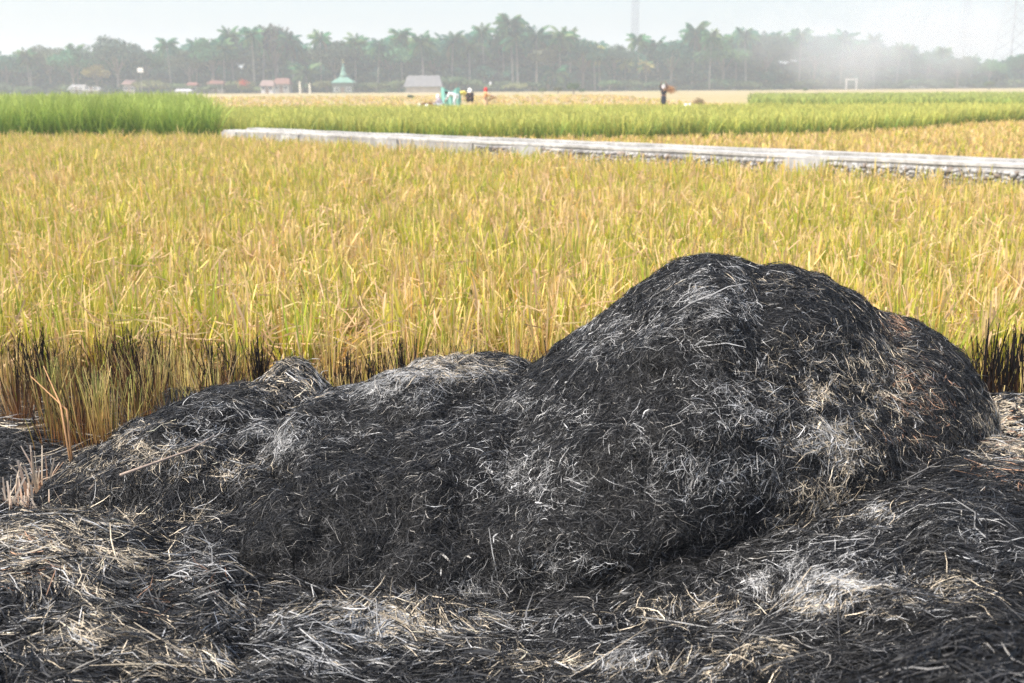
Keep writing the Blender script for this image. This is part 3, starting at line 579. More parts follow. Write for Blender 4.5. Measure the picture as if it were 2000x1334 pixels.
tag(clump((xat(1655, 19.2), 19.9, 0), 'green', 60, .95, .12), "loose tuft of tall pale green grass behind the channel at the right", "grass tuft").name = "grass_tuft" 

# ------------------------------------------------------------------ trees
def frond_arrays(L, az, el, droop, col, nl=16):
    s = np.linspace(.0, 1, nl + 2); dx = np.cumsum(np.cos(el - droop * s ** 1.3)) / len(s) * L; dz = np.cumsum(np.sin(el - droop * s ** 1.3)) / len(s) * L
    R0 = np.stack([dx * math.cos(az), dx * math.sin(az), dz], 1); tdir = unit(np.gradient(R0, axis=0)); side = np.array([-math.sin(az), math.cos(az), 0])
    parts = []
    P = []; T = []
    for sg in (-1, 1):
        for i in range(1, nl + 2):
            ll = L * .26 * math.sin(math.pi * min(1, .12 + .85 * s[i])) + .15
            d = unit(side * sg * .8 + tdir[i] * .55 + np.array([0, 0, -.55 - .3 * random.random()])); P.append(R0[i]); T.append(d * ll)
    P = np.array(P); T = np.array(T); n = len(P); sv = np.array([0, .55, 1])[None, :, None]
    Cn = P[:, None] + T[:, None] * sv + np.array([0, 0, -1.]) * sv ** 2 * .12
    W = unit(np.tile(np.array([math.cos(az), math.sin(az), .25]), (n, 1)))[:, None] * np.array([.07, .10, .02])[None, :, None] * 1.8
    c = np.array(col) * rng.uniform(.75, 1.25, n)[:, None]
    parts.append(strips(Cn, W, np.repeat(c[:, None], 3, 1)))
    parts.append(strips(R0[None], np.tile(side * .05, (1, len(R0), 1)), np.tile(np.array(col) * 1.3, (1, len(R0), 1))))
    return parts
PAL = [(.02,.12,.065),(.04,.17,.085),(.09,.20,.07)]
def palm_arrays(H, seed, yellow=0, nf=30, lean=.06):
    random.seed(seed); top = np.array([H * lean * random.uniform(-1, 1), H * lean * random.uniform(-1, 1), H]); parts = []
    for k in range(nf):
        el = 1.35 - 1.9 * (k / nf) + random.uniform(-.15, .15); az = k * 2.4 + random.uniform(-.3, .3)
        col = PAL[random.randrange(3)] if random.random() > yellow else (.32, .33, .09)
        if k > nf * .9 and random.random() < .3: col = (.20, .17, .08)
        parts += [(v + top, f, c) for v, f, c in frond_arrays(random.uniform(3.6, 4.8), az, el, random.uniform(1.0, 1.6), col)]
    cr = cat(parts); mb = MB(); pts = [tuple(np.array([0, 0, -.3]) + (top + [0, 0, .3]) * np.array([t ** 1.6, t ** 1.6, t])) for t in np.linspace(0, 1, 7)]
    mb.tube(pts, [.30, .2, .17, .16, .15, .14, .13], (.27, .25, .22), 7); return cr, mb
def broad_arrays(H, Wd, seed, col, nleaf=2600, lf=1.0):
    random.seed(seed); r2 = np.random.default_rng(seed); lob = []; bush = H < 5; cz = H * (.42 if bush else .62)
    mb = MB(); mb.tube([(0, 0, -.3), (.1, 0, H * .2), (0, .1, H * .42), (.1, 0, H * .7)], [.32, .25, .2, .08], (.22, .19, .16), 7)
    for k in range(9):
        a = k * 2.39 + r2.random(); rr = Wd * .5 * math.sqrt((k + .5) / 9) * .8
        c = np.array([math.cos(a) * rr, math.sin(a) * rr, cz + H * (.26 - .32 * (rr / Wd * 2) ** 2) * r2.uniform(.5, 1.1)]); lob.append((c, Wd * r2.uniform(.16, .27), H * r2.uniform(.10, .17)))
        mb.tube([(0, 0, H * .35), tuple(c * np.array([.5, .5, 1]) - np.array([0, 0, H * .1])), tuple(c)], [.14, .08, .03], (.22, .19, .16), 5)
    k = r2.integers(0, 9, nleaf); cc = np.array([l[0] for l in lob])[k]; ra = np.array([l[1] for l in lob])[k]; rz = np.array([l[2] for l in lob])[k]
    d = unit(r2.normal(0, 1, (nleaf, 3))); m = (.55 + .5 * r2.random(nleaf))[:, None]; P = cc + d * m * np.stack([ra, ra, rz], 1)
    nn = unit(d + r2.normal(0, .6, (nleaf, 3))); t = unit(np.cross(nn, r2.normal(0, 1, (nleaf, 3)))); b = np.cross(nn, t)
    L = lf * r2.uniform(.18, .42, nleaf)[:, None, None]; s = np.array([-.5, .5])[None, :, None]
    Cn = P[:, None] + t[:, None] * s * L * 1.5; W = np.repeat(b[:, None] * L * .45, 2, 1)
    c = np.array(col) * r2.uniform(.6, 1.4, nleaf)[:, None]
    return strips(Cn, W, np.repeat(c[:, None], 2, 1)), mb
KIND = {}
def reg(key, arr, H):
    cr, mb = arr; crm = mesh_np("crown", *cr); crm.materials.append(M_leaf)
    o = mb.build("trunk", M_bark, None, True); tm = o.data; bpy.data.objects.remove(o); KIND[key] = (crm, tm, H + 0.0, cr)
for i, H in enumerate((11, 13, 15, 12.5, 14, 16)): reg("P%d" % i, palm_arrays(H, 100 + i), H + 1.7)
for i in range(2): reg("Y%d" % i, palm_arrays(11, 140 + i, .75), 14.2)
reg("L0", palm_arrays(4.5, 150, 0, 22), 8.0)
GRN = [(.025,.11,.055),(.04,.14,.07),(.06,.10,.065),(.10,.13,.07),(.07,.19,.075)]
for i in range(5): reg("B%d" % i, broad_arrays(12, 10 + i, 200 + i, GRN[i]), 11.6)
reg("W0", broad_arrays(8, 7, 230, (.38, .32, .07)), 7.8)
reg("A0", broad_arrays(15, 9, 233, (.09, .085, .07), 900), 14.4)
for i in range(3): reg("C%d" % i, broad_arrays(10, 9, 260 + i, GRN[i], 800, 2.2), 9.6)
reg("S0", broad_arrays(3.2, 5, 240, (.08, .14, .05), 1500), 3.1); reg("S1", broad_arrays(3.0, 6, 241, (.13, .17, .06), 1500), 2.9)

LD = lambda px: float(np.interp(px, [-100, 0, 500, 1000, 1500, 1700, 2100], [330, 335, 340, 345, 370, 400, 430]))
NAMES = {"P": ("coconut_palm", "palm"), "Y": ("coconut_palm", "palm"), "L": ("young_palm", "palm"), "B": ("broadleaf_tree", "tree"), "W": ("yellow_tree", "tree"), "A": ("thin_tree", "tree"), "S": ("bush", "bush")}
TREES = [ # kind, px, top py
 ("B0",15,106),("P1",60,100),("B3",100,90),("P0",62,112),("B1",145,96),("P3",155,92),("B2",232,73),("W0",190,126),("B4",200,100),("P4",238,118),("B0",290,97),("P2",335,78),("B3",372,96),("P3",385,82),("B1",418,76),("P5",458,60),("P1",440,82),
 ("P2",498,58),("P4",515,56),("A0",540,46),("P0",545,66),("P3",575,70),("L0",600,112),("P5",628,66),("B2",655,82),("P1",695,72),("P4",738,80),("B4",762,78),("P2",786,60),("P0",828,72),("B1",850,80),("P3",882,70),("P1",918,78),("P5",946,54),
 ("P4",1002,33),("P2",985,62),("P0",1012,60),("P3",1048,58),("B3",1070,82),("P1",1093,60),("P5",1115,62),("L0",1083,118),("B1",1138,78),("Y0",1162,84),("P4",1172,84),("B2",1200,88),("Y1",1222,110),("Y1",1262,115),("P2",1248,70),
 ("P0",1285,82),("B0",1310,78),("P3",1350,52),("P5",1385,64),("B4",1412,82),("P1",1437,70),("P4",1456,58),("B2",1495,68),("P2",1560,60),("B0",1590,68),("P0",1640,68),("P5",1705,72),("B3",1680,82),("P1",1750,88),("P3",1775,92),("P4",1838,94),("B1",1810,100),("B2",1868,112),("P0",1895,112),("B4",1930,118),("B0",1990,104)]
# low planting in front of the wood
BUSH = [("S1",292,150,3.0),("S0",60,165,2),("S1",472,152,2.6),("S0",590,158,3),("S1",640,152,2.6),("S0",655,158,2.6),("S1",676,160,2.4),("S0",694,159,2.4),("S0",530,166,2.4),("S0",548,168,2.6),("S1",505,166,2.4),("S0",398,166,2.4),("S0",700,158,2.8),("S1",735,156,2.5),("S0",780,150,3.2),("S0",880,140,3.6),("S0",915,148,3.2),("S1",1010,158,2.8),("S0",1035,155,2.8),("S0",1190,150,3),("S1",350,158,3),("S0",420,160,3)]
LM = [(0, "the left end of the treeline"), (165, "the low white house"), (545, "the red roofed house"), (672, "the green roofed mosque"), (828, "the grey roofed barn"), (1000, "the very tallest palm"), (1238, "the lattice mast"), (1297, "the standing harvester"), (1700, "the drifting smoke"), (2000, "the right end of the treeline")]
LOOK = {"P0": "short round crowned", "P1": "slender", "P2": "full crowned", "P3": "slightly leaning", "P4": "tall", "P5": "tall heavy crowned", "Y0": "yellowing", "Y1": "low yellowing", "L0": "young low spreading", "B0": "dark rounded", "B1": "mid green", "B2": "grey green domed", "B3": "broad olive", "B4": "light green", "W0": "yellow leaved", "A0": "thin nearly bare", "S0": "green", "S1": "pale green"}
ORD = ["first", "second", "third", "fourth", "fifth", "sixth", "seventh", "eighth", "ninth", "tenth", "eleventh", "twelfth"]
used = {}
def place(key, px, x, y, scale, grp, special=None):
    nm, ct = NAMES[key[0]]; crm, tm, H, _ = KIND[key]; t = empty(nm, (x, y, 0), random.uniform(0, 6.28)); t.scale = (scale,) * 3
    a = link("trunk", tm, None, t); b = link("crown", crm, None, t)
    lm = min(LM, key=lambda l: abs(l[0] - px)); side = "left" if px < lm[0] else "right"
    if abs(px - lm[0]) < 4: side = "right"
    k = (ct, lm[1], side); used.setdefault(k, []).append((abs(px - lm[0]), t, key))
    t["category"] = ct; t["group"] = grp
    if special: t["label"] = special
SPEC = {("P", 1002): "the tallest coconut palm of the whole treeline", ("P", 946): "palm with a bare straight trunk standing just left of the tallest palm", ("W", 190): "small yellow leaved tree right above the low white house", ("A", 540): "thin flat topped bare tree rising over the red roofed house",
        ("L", 600): "young coconut palm with low spreading fronds between red roofed house and mosque"}
for key, px, py in TREES:
    D = LD(px) + random.uniform(-6, 8); x = xat(px, D); zt = zat(px, py, D); place(key, px, x, D, zt / KIND[key][2], "trees of the treeline", SPEC.get((key[0], px)))
for key, px, py, hh in BUSH:
    D = LD(px) - random.uniform(8, 14); place(key, px, xat(px, D), D, zat(px, py, D) / KIND[key][2], "bushes in front of the treeline")
for (ct, lm, side), lst in used.items():
    lst.sort(key=lambda q: q[0])
    for i, (_, t, key) in enumerate(lst):
        if "label" not in t:
            where = ("inward from " + lm) if "end of" in lm else ("to the %s of %s" % (side, lm)); t["label"] = "%s %s, %s %s %s" % (LOOK[key], ct, ORD[i], ct, where)
# the wood behind, one mass
Pf = []; pxs = np.linspace(-120, 2120, 40)
for px in pxs: Pf.append((xat(px, LD(px) - 6), LD(px) - 6, .02))
for px in pxs: Pf.append((xat(px, LD(px) + 260), LD(px) + 260, .02))
fs_ = [(i, i + 1, 41 + i, 40 + i) for i in range(39)]
mb = MB(); mb.add(Pf, fs_, (.035, .04, .022)); tag(mb.build("forest_floor", M_bark), kind="structure")
parts = []; keys = ["P0","P1","P2","P3","P4","P5","B0","B1","B2","B3","B4"]
sky = np.array([(k[1], k[2]) for k in TREES], float); sky = sky[np.argsort(sky[:, 0])]
r3 = np.random.default_rng(5)
for row in range(4):
    for px in np.arange(-60, 2080, 26):
        px = px + r3.uniform(-12, 12); D = LD(px) + 14 + row * 13 + r3.uniform(-5, 5); key = keys[r3.integers(0, 11)]; cr, H = KIND[key][3], KIND[key][2]
        w_ = np.exp(-((sky[:, 0] - px) / 45) ** 2); yt = (sky[:, 1] * w_).sum() / w_.sum() if w_.sum() > 1e-3 else 105
        py = max(yt, 62) + r3.uniform(2, 26); h = zat(px, py, D); s_ = h / H; a = r3.uniform(0, 6.28); ca, sa = math.cos(a), math.sin(a)
        V = cr[0] * s_; V = np.stack([V[:, 0] * ca - V[:, 1] * sa + xat(px, D), V[:, 0] * sa + V[:, 1] * ca + D, V[:, 2]], 1); parts.append((V, cr[1], cr[2] * r3.uniform(.7, 1.2)))
    for px in np.concatenate([np.arange(-60, 2080, 17)] * 2):
        px = px + r3.uniform(-12, 12); D = LD(px) + 9 + row * 13 + r3.uniform(-4, 4); k_ = "C%d" % r3.integers(0, 3); cr, H = KIND[k_][3], KIND[k_][2]; s_ = r3.uniform(.45, .95) * (1.3 if row > 1 else 1); a = r3.uniform(0, 6.28); ca, sa = math.cos(a), math.sin(a)
        V = cr[0] * s_; V = np.stack([V[:, 0] * ca - V[:, 1] * sa + xat(px, D), V[:, 0] * sa + V[:, 1] * ca + D, V[:, 2] - 1.2], 1); parts.append((V, cr[1], cr[2] * r3.uniform(.55, .9)))
    for px in np.arange(-60, 2080, 13):
        if row > 2: continue
        px = px + r3.uniform(-12, 12); D = LD(px) + 1 + row * 16 + r3.uniform(-4, 4); cr = KIND["S%d" % r3.integers(0, 2)][3]; s_ = r3.uniform(.6, 1.9) * (1 + .5 * row); a = r3.uniform(0, 6.28); ca, sa = math.cos(a), math.sin(a)
        V = cr[0] * s_; V = np.stack([V[:, 0] * ca - V[:, 1] * sa + xat(px, D), V[:, 0] * sa + V[:, 1] * ca + D, V[:, 2] - .8], 1); parts.append((V, cr[1], cr[2] * r3.uniform(.5, .9)))
V, Fq, cc = cat(parts); o = link("woodland", mesh_np("woodland", V, Fq, cc), M_leaf)
tag(o, "dense far wood of palms and broadleaf trees behind the treeline", "woodland", kind="stuff")
random.seed(77)
# small shrubs standing on the far fields
for px, py, D, s_, lab in [(1932,163,330,.95,"lone dark bush on the far field near the right edge"),(1573,171,260,.35,"tiny dark bush on the far field in front of the smoke"),(802,178,150,.25,"tiny dark shrub in the field in front of the barn"),(1090,172,240,.6,"low green shrub on the field edge right of the tallest palm"),(1120,173,240,.9,"largest of the low shrubs on the field edge"),(1060,174,240,.5,"left low shrub on the field edge under the wood"),(1137,176,240,.45,"right low shrub on the field edge under the wood")]:
    t = empty("bush", (xat(px, D), D, 0), random.uniform(0, 6)); t.scale = (s_ * .6, s_ * .6, s_); link("trunk", KIND["S0"][1], None, t); link("crown", KIND["S0"][0], None, t); tag(t, lab, "bush", "shrubs on the far fields")

# ------------------------------------------------------------------ village buildings
def house(name, label, px, D, Wm, Dm, wallh, roofh, wcol, rcol, hip=0.0, rz=0, cat_="house", over=.5, doors=True):
    t = empty(name, (xat(px, D), D, 0), rz); tag(t, label, cat_)
    mb = MB(); mb.box((0, 0, wallh / 2 - .1), (Wm, Dm, wallh + .2), wcol); mb.build("wall", M_build, t)
    a, b = Wm / 2 + over, Dm / 2 + over; r = a - hip * a; th = .12; mb = MB()
    for dz, fl in ((0, 0), (th, 1)):
        z0, z1 = wallh + .01 + dz, wallh + roofh + dz
        vs = [(-a, -b, z0), (a, -b, z0), (a, b, z0), (-a, b, z0), (-r, 0, z1), (r, 0, z1)]; mb.add(vs, [(0, 1, 5, 4), (2, 3, 4, 5), (1, 2, 5), (3, 0, 4)], rcol)
    mb.add([(-a, -b, wallh + .01), (a, -b, wallh + .01), (a, b, wallh + .01), (-a, b, wallh + .01), (-a, -b, wallh + .01 + th), (a, -b, wallh + .01 + th), (a, b, wallh + .01 + th), (-a, b, wallh + .01 + th)], [(0, 1, 5, 4), (1, 2, 6, 5), (2, 3, 7, 6), (3, 0, 4, 7)], rcol)
    mb.build("roof", M_build, t)
    if doors:
        d = MB(); d.box((0, -Dm / 2 - .03, 1.0), (.9, .07, 2.0), (.16, .11, .08)); d.build("door", M_build, t)
        for k in (-1, 1):
            m2 = MB(); m2.box((k * Wm * .3, -Dm / 2 - .03, 1.45), (1.1, .07, .9), (.10, .11, .12)); wdw = m2.build("window", M_build, t)
            m3 = MB()
            for dz in (-.5, .5): m3.box((k * Wm * .3, -Dm / 2 - .06, 1.45 + dz), (1.3, .06, .1), (.7, .7, .66))
            for dx in (-.6, .6): m3.box((k * Wm * .3 + dx, -Dm / 2 - .06, 1.45), (.1, .06, .9), (.7, .7, .66))
            m3.build("frame", M_build, wdw)
    return t
house("barn", "long barn with a grey hipped roof in front of the palms", 828, 325, 9.6, 6, 1.5, 3.0, (.42, .36, .30), (.17, .165, .165), .18, 0, "barn", .6, False)
house("house", "low white house with a pale roof at the left", 155, 322, 3.6, 4, 1.3, 1.2, (.30, .29, .28), (.25, .24, .23), .1)
house("house", "cream shed touching the low white house on its right", 182, 320, 3.8, 3, 1.0, .8, (.36, .34, .28), (.27, .26, .25), .1)
house("house", "taller house with a red tiled roof behind a small grey roofed hut", 553, 328, 4.2, 5, 2.4, 1.6, (.28, .27, .26), (.20, .11, .09), .3)
house("hut", "small hut with a brown grey roof in front of the red roofed house", 524, 318, 3.2, 3, 1.9, 1.5, (.55, .54, .55), (.24, .17, .15), .3)
house("house", "house with a reddish roof hidden in bushes, left of the red flowering bush", 425, 330, 4, 4, 2.6, .9, (.3, .26, .23), (.20, .10, .08), .3)
house("house", "smallest red roof showing between trees left of the hidden reddish roof", 378, 330, 2.4, 4, 2.2, .8, (.3, .26, .23), (.22, .10, .08), .3)
house("house", "faded pink roof among trees right of the yellow leaved tree", 257, 330, 3, 4, 2.6, 1.2, (.28, .26, .24), (.26, .17, .15), .3)
house("house", "low pale grey roofed shelter right of the low white house", 360, 318, 4.2, 3, .6, .6, (.6, .58, .57), (.42, .40, .42), .2, 0, "house", .3, False)
mq = house("mosque", "small mosque with a light green tiered roof and pointed finial", 672, 326, 5.4, 5.4, 3.2, 1.7, (.14, .16, .14), (.15, .27, .21), .72, 0, "mosque", .5, True)
mq.location.z = -.5
mb = MB(); mb.lathe((0, 0, 4.3), [(.95, 0), (.9, .9), (1.1, 1.0), (.8, 1.5), (.5, 2.4), (.62, 2.6), (.3, 3.2), (.16, 4.0), (.02, 4.6)], (.16, .28, .22)); d_ = mb.build("dome", M_build, mq)
mb = MB(); mb.lathe((0, 0, 8.6), [(.02, -.1), (.16, .2), (.02, .5), (.1, .7), (.0, 1.1)], (.6, .5, .2), 8); mb.build("finial", M_metal, d_)
t = empty("gate", (xat(1662, 350), 350, 0)); tag(t, "pale square gate frame standing in front of the smoke", "gate")
for k in (-1, 1): mb = MB(); mb.box((k * 1.5, 0, 1.4), (.38, .38, 3.0), (.75, .70, .64)); mb.build("post", M_build, t)
mb = MB(); mb.box((0, 0, 3.09), (3.7, .42, .38), (.75, .70, .64)); mb.build("lintel", M_build, t)
t = empty("board", (xat(277, 315), 315, 0)); tag(t, "small pale board on a pole showing against the trees right of the yellow tree", "board")
zz = zat(277, 137, 315); mb = MB(); mb.box((0, 0, zz), (1.5, .12, 1.2), (.78, .72, .68)); mb.build("panel", M_build, t)
mb = MB(); mb.tube([(0, .14, -.2), (0, .14, zz + .5)], .07, (.3, .28, .26)); mb.build("pole", M_bark, t)
for px, py, lab in [(586,160,"short cream post left of the young low palm"),(605,163,"short pinkish post under the young low palm")]:
    D = 312; h = zat(px, py, D); mb = MB(); mb.box((0, 0, h / 2 - .1), (.45, .4, h + .2), (.75, .68, .55), top=.8); mb.box((0, 0, h + .06), (.6, .5, .1), (.7, .64, .5)); o = mb.build("gate_post", M_build); o.location = (xat(px, D), D, 0); tag(o, lab, "post")
mb = MB(); mb.blob((0, 0, 0), (1.0, .8, .7), (.62, .08, .06), 3, .5); 
t = empty("flowering_bush", (xat(478, 312), 312, 0)); tag(t, "bush with a bright red cluster of flowers left of the small hut", "bush"); link("foliage", KIND["S1"][0], None, t).scale = (.7, .7, 1.0)
zz = zat(478, 162, 312); r4 = np.random.default_rng(8); nn_ = 260; P = r4.normal(0, 1, (nn_, 3)) * [.6, .5, .4] + [0, -1.2, zz]; tt = unit(r4.normal(0, 1, (nn_, 3))); b = unit(np.cross(tt, r4.normal(0, 1, (nn_, 3))))
V, Fq, cc = strips(P[:, None] + tt[:, None] * np.array([-.12, .12])[None, :, None], np.repeat(b[:, None] * .11, 2, 1), np.tile(np.array([.65, .07, .05]), (nn_, 2, 1))); link("flowers", mesh_np("flowers", V, Fq, cc), M_leaf, t)

# lattice structures
def lattice(name, label, px, D, base, top, H, bays, cat_, r, arms=()):
    t = empty(name, (xat(px, D), D, 0), .35); tag(t, label, cat_); legs = []
    ax = lambda z: (base + (top - base) * (z / H) ** .8) / 2
    mb = MB()
    for sx, sy in ((-1, -1), (1, -1), (1, 1), (-1, 1)): mb.tube([(sx * ax(z), sy * ax(z), z) for z in np.linspace(0, H, 9)], r, (.35, .36, .38), 5)
    mb.build("leg_frame", M_metal, t); mb = MB(); zs = np.linspace(0, H, bays + 1)
    for z0, z1 in zip(zs[:-1], zs[1:]):
        cs = [(-1, -1), (1, -1), (1, 1), (-1, 1)]
        for k in range(4):
            a, b = cs[k], cs[(k + 1) % 4]; mb.tube([(a[0] * ax(z0), a[1] * ax(z0), z0), (b[0] * ax(z1), b[1] * ax(z1), z1)], r * .5, (.35, .36, .38), 4)
            mb.tube([(b[0] * ax(z0), b[1] * ax(z0), z0), (a[0] * ax(z1), a[1] * ax(z1), z1)], r * .5, (.35, .36, .38), 4)
    mb.build("bracing", M_metal, t)
    for z, wd in arms: mb = MB(); mb.tube([(-wd, 0, z), (0, 0, z + 1.4), (wd, 0, z)], r * .8, (.35, .36, .38), 5); mb.tube([(-wd, 0, z), (wd, 0, z)], r * .8, (.35, .36, .38), 5); mb.build("cross_arm", M_metal, t)
lattice("lattice_mast", "thin lattice mast rising behind the trees right of centre", 1238, 460, 2.4, 1.8, 48, 26, "mast", .11)
lattice("power_pylon", "fainter and narrower of the two power pylons at the right", 1876, 600, 7.5, 1.4, 56, 12, "pylon", .16, [(44, 7), (49, 6), (53, 5)])
lattice("power_pylon", "nearer and wider power pylon at the right edge", 1969, 470, 12.5, 1.5, 56, 12, "pylon", .17, [(44, 7), (49, 6), (53, 5)])

# ------------------------------------------------------------------ people
def skin_mesh(name, pts, edges, rad, mat, parent, col, lev=2):
    me = bpy.data.meshes.new("tmp"); me.from_pydata(pts, edges, []); o = bpy.data.objects.new("tmp", me); C.objects.link(o)
    o.modifiers.new("s", 'SKIN'); 
    if not me.skin_vertices: me.skin_vertices.new()
    for i, r in enumerate(rad): me.skin_vertices[0].data[i].radius = (r, r) if not hasattr(r, '__len__') else r; me.skin_vertices[0].data[i].use_root = (i == 0)
    s = o.modifiers.new("b", 'SUBSURF'); s.levels = lev; s.render_levels = lev
    dg = bpy.context.evaluated_depsgraph_get(); dg.update(); m2 = bpy.data.meshes.new_from_object(o.evaluated_get(dg)); bpy.data.objects.remove(o)
    m2.name = name; a = m2.color_attributes.get("col") or m2.color_attributes.new("col", 'FLOAT_COLOR', 'POINT')
    a.data.foreach_set("color", list(np.tile([*col, 1.], len(m2.vertices)))); m2.polygons.foreach_set("use_smooth", [True] * len(m2.polygons)); m2.update()
    return link(name, m2, mat, parent)
def person(label, px, D, rz, J, shirt, legs, scarf=None, hat=None, skirt=False, boots=None, z=0):
    """J joints (x right, y forward, z up): pelvis chest neck head, eL wL eR wR, kL aL kR aR"""
    t = empty("person", (xat(px, D), D, z), rz); t.scale = (1.18, 1.18, 1.04); tag(t, label, "person"); V3 = lambda k: np.array(J[k], float)
    pel, che, nec, hea = V3("pel"), V3("che"), V3("nec"), V3("hea"); up = unit(nec - pel); side = np.array([1., 0, 0])
    shL, shR = nec - up * .09 - side * .17, nec - up * .09 + side * .17; hpL, hpR = pel - side * .10, pel + side * .10
    P = [pel, (pel + che) / 2, che, nec, hea - unit(hea - nec) * .05, hea + unit(hea - nec) * .06]; Rr = [.13, .12, .135, .055, .085, .07]; E = [(0, 1), (1, 2), (2, 3), (3, 4), (4, 5)]
    def chain(st, pts, rs):
        k = st
        for p, r in zip(pts, rs): P.append(np.array(p)); Rr.append(r); E.append((k, len(P) - 1)); k = len(P) - 1
        return k
    for sh, e, w_ in ((shL, "eL", "wL"), (shR, "eR", "wR")):
        el, wr = V3(e), V3(w_); d = unit(wr - el); hk = chain(2, [sh, el, wr, wr + d * .06], [.055, .042, .028, .03])
        sd = unit(np.cross(d, up + [.01, .02, 0])); cu = np.cross(sd, d)
        for f in range(4): q = wr + d * .09 + sd * (f - 1.5) * .02; chain(hk, [q, q + d * (.035, .045, .04, .03)[f] + cu * .012, q + d * (.05, .065, .058, .042)[f] + cu * .03], [.009, .009, .007])
        chain(hk, [wr + d * .05 + sd * .045, wr + d * .08 + sd * .065 + cu * .012], [.010, .008])
    for hp, k, a in ((hpL, "kL", "aL"), (hpR, "kR", "aR")):
        kn, an = V3(k), V3(a); chain(0, [hp, kn, an, an + np.array([0, .16, -.04])], [.085, .055, .035, .03])
    body = skin_mesh("body", [tuple(p) for p in P], E, Rr, M_skin, t, (.26, .14, .09))
    fw = unit(np.array(J.get("face", (0, 1, 0)), float)); hc = hea; mb = MB()
    sx = unit(np.cross(fw, [0, 0, 1.])); upv = np.cross(sx, fw)
    for k in (-1, 1): mb.blob(hc + fw * .085 + sx * k * .032 + upv * .01, (.012,) * 3, (.03, .02, .02), 1, 0, 8, 5)
    mb.blob(hc + fw * .10 - upv * .02, (.014, .016, .02), (.26, .14, .09), 1, 0, 8, 5); mb.blob(hc + fw * .088 - upv * .05, (.022, .012, .008), (.30, .10, .08), 1, 0, 8, 5); mb.build("face", M_skin, t, True)
    # clothes
    skin_mesh("shirt", [tuple(p) for p in (pel, (pel + che) / 2, che, nec - up * .03, shL, shL * .3 + V3("eL") * .7, V3("eL") * .3 + V3("wL") * .7, shR, shR * .3 + V3("eR") * .7, V3("eR") * .3 + V3("wR") * .7)],
              [(0, 1), (1, 2), (2, 3), (2, 4), (4, 5), (5, 6), (2, 7), (7, 8), (8, 9)], [.165, .155, .165, .075, .075, .06, .048, .075, .06, .048], M_cloth, t, shirt)
    if skirt:
        kl, kr, al, ar = V3("kL"), V3("kR"), V3("aL"), V3("aR"); skin_mesh("skirt", [tuple(p) for p in (pel, (kl + kr) / 2, (al + ar) / 2 + [0, 0, .08])], [(0, 1), (1, 2)], [(.17, .17), (.19, .17), (.20, .16)], M_cloth, t, legs)
    else:
        skin_mesh("trousers", [tuple(p) for p in (pel, hpL, V3("kL"), V3("aL") + [0, 0, .05], hpR, V3("kR"), V3("aR") + [0, 0, .05])], [(0, 1), (1, 2), (2, 3), (0, 4), (4, 5), (5, 6)], [.15, .11, .08, .06, .11, .08, .06], M_cloth, t, legs)
    if boots:
        for a in ("aL", "aR"): mb = MB(); p = V3(a); mb.tube([p + [0, 0, .16], p, p + [0, .03, -.05]], [.065, .06, .055], boots, 8); mb.blob(p + [0, .08, -.045], (.05, .13, .045), boots, 2, .05, 10, 6); mb.build("boot", M_cloth, t, True)
    if scarf:
        mb = MB(); vs = []; fs = []; nu_, nv_ = 20, 12
        for j in range(nv_ + 1):
            th = .02 + 2.5 * j / nv_
            for i in range(nu_):
                a = 2 * math.pi * i / nu_; d = sx * math.sin(th) * math.cos(a) + fw * math.sin(th) * math.sin(a) + np.array([0, 0, 1.]) * math.cos(th)
                openf = max(0, float(d @ fw) - .55); rr = .12 + (.07 * max(0, j - 7) / 5) - openf * .13; vs.append(hc + d * rr * np.array([1, 1, 1.08]))
        for j in range(nv_):
            for i in range(nu_): fs.append((j * nu_ + i, (j + 1) * nu_ + i, (j + 1) * nu_ + (i + 1) % nu_, j * nu_ + (i + 1) % nu_))
        mb.add(vs, fs, scarf); mb.build("headscarf", M_cloth, t, True)
    if hat:
        mb = MB(); mb.lathe(hc + [0, 0, .05], [(.0, .10), (.08, .085), (.115, .03), (.12, -.03), (.13, -.05)], hat, 14); mb.build("hair" if sum(hat) < .2 else "hat", M_cloth, t, True)
    return t
STAND = dict(pel=(0, 0, .88), che=(0, .02, 1.15), nec=(0, .02, 1.36), hea=(0, .05, 1.50), kL=(-.10, .03, .47), aL=(-.11, 0, .08), kR=(.10, .03, .47), aR=(.11, 0, .08))
BEND = dict(pel=(0, -.1, .80), che=(0, .18, .96), nec=(0, .36, 1.02), hea=(0, .50, 1.0), eL=(-.22, .42, .72), wL=(-.16, .55, .5), eR=(.22, .42, .72), wR=(.16, .55, .5), kL=(-.11, .02, .44), aL=(-.12, -.05, .07), kR=(.11, .02, .44), aR=(.12, -.05, .07), face=(0, .8, -.6))
SQUAT = dict(pel=(0, -.1, .30), che=(0, .02, .58), nec=(0, .06, .78), hea=(0, .12, .92), eL=(-.24, .2, .5), wL=(-.12, .42, .38), eR=(.24, .2, .5), wR=(.12, .42, .38), kL=(-.16, .34, .42), aL=(-.13, .08, .07), kR=(.16, .34, .42), aR=(.13, .08, .07), face=(0, 1, -.2))
PD = 84.0
J = dict(STAND, eL=(-.26, .04, 1.55), wL=(-.13, .05, 1.74), eR=(.24, .04, 1.54), wR=(.15, .05, 1.74), che=(.02, 0, 1.15))
person("standing harvester in black clothes and white scarf with arms raised to a straw bundle", 1296, PD + 4, 2.7, J, (.018, .018, .03), (.02, .024, .04), scarf=(.50, .46, .46), boots=(.75, .25, .06), skirt=True)
person("harvester in a white shirt with dark hair bending over in front of the teal sheet", 888, PD, 1.45, dict(BEND), (.78, .80, .82), (.62, .66, .68), hat=(.015, .013, .012), z=.12)
person("squatting harvester with a white headscarf and black clothes", 919, PD, 2.9, dict(SQUAT), (.02, .02, .032), (.02, .02, .03), scarf=(.85, .83, .80), z=.42)
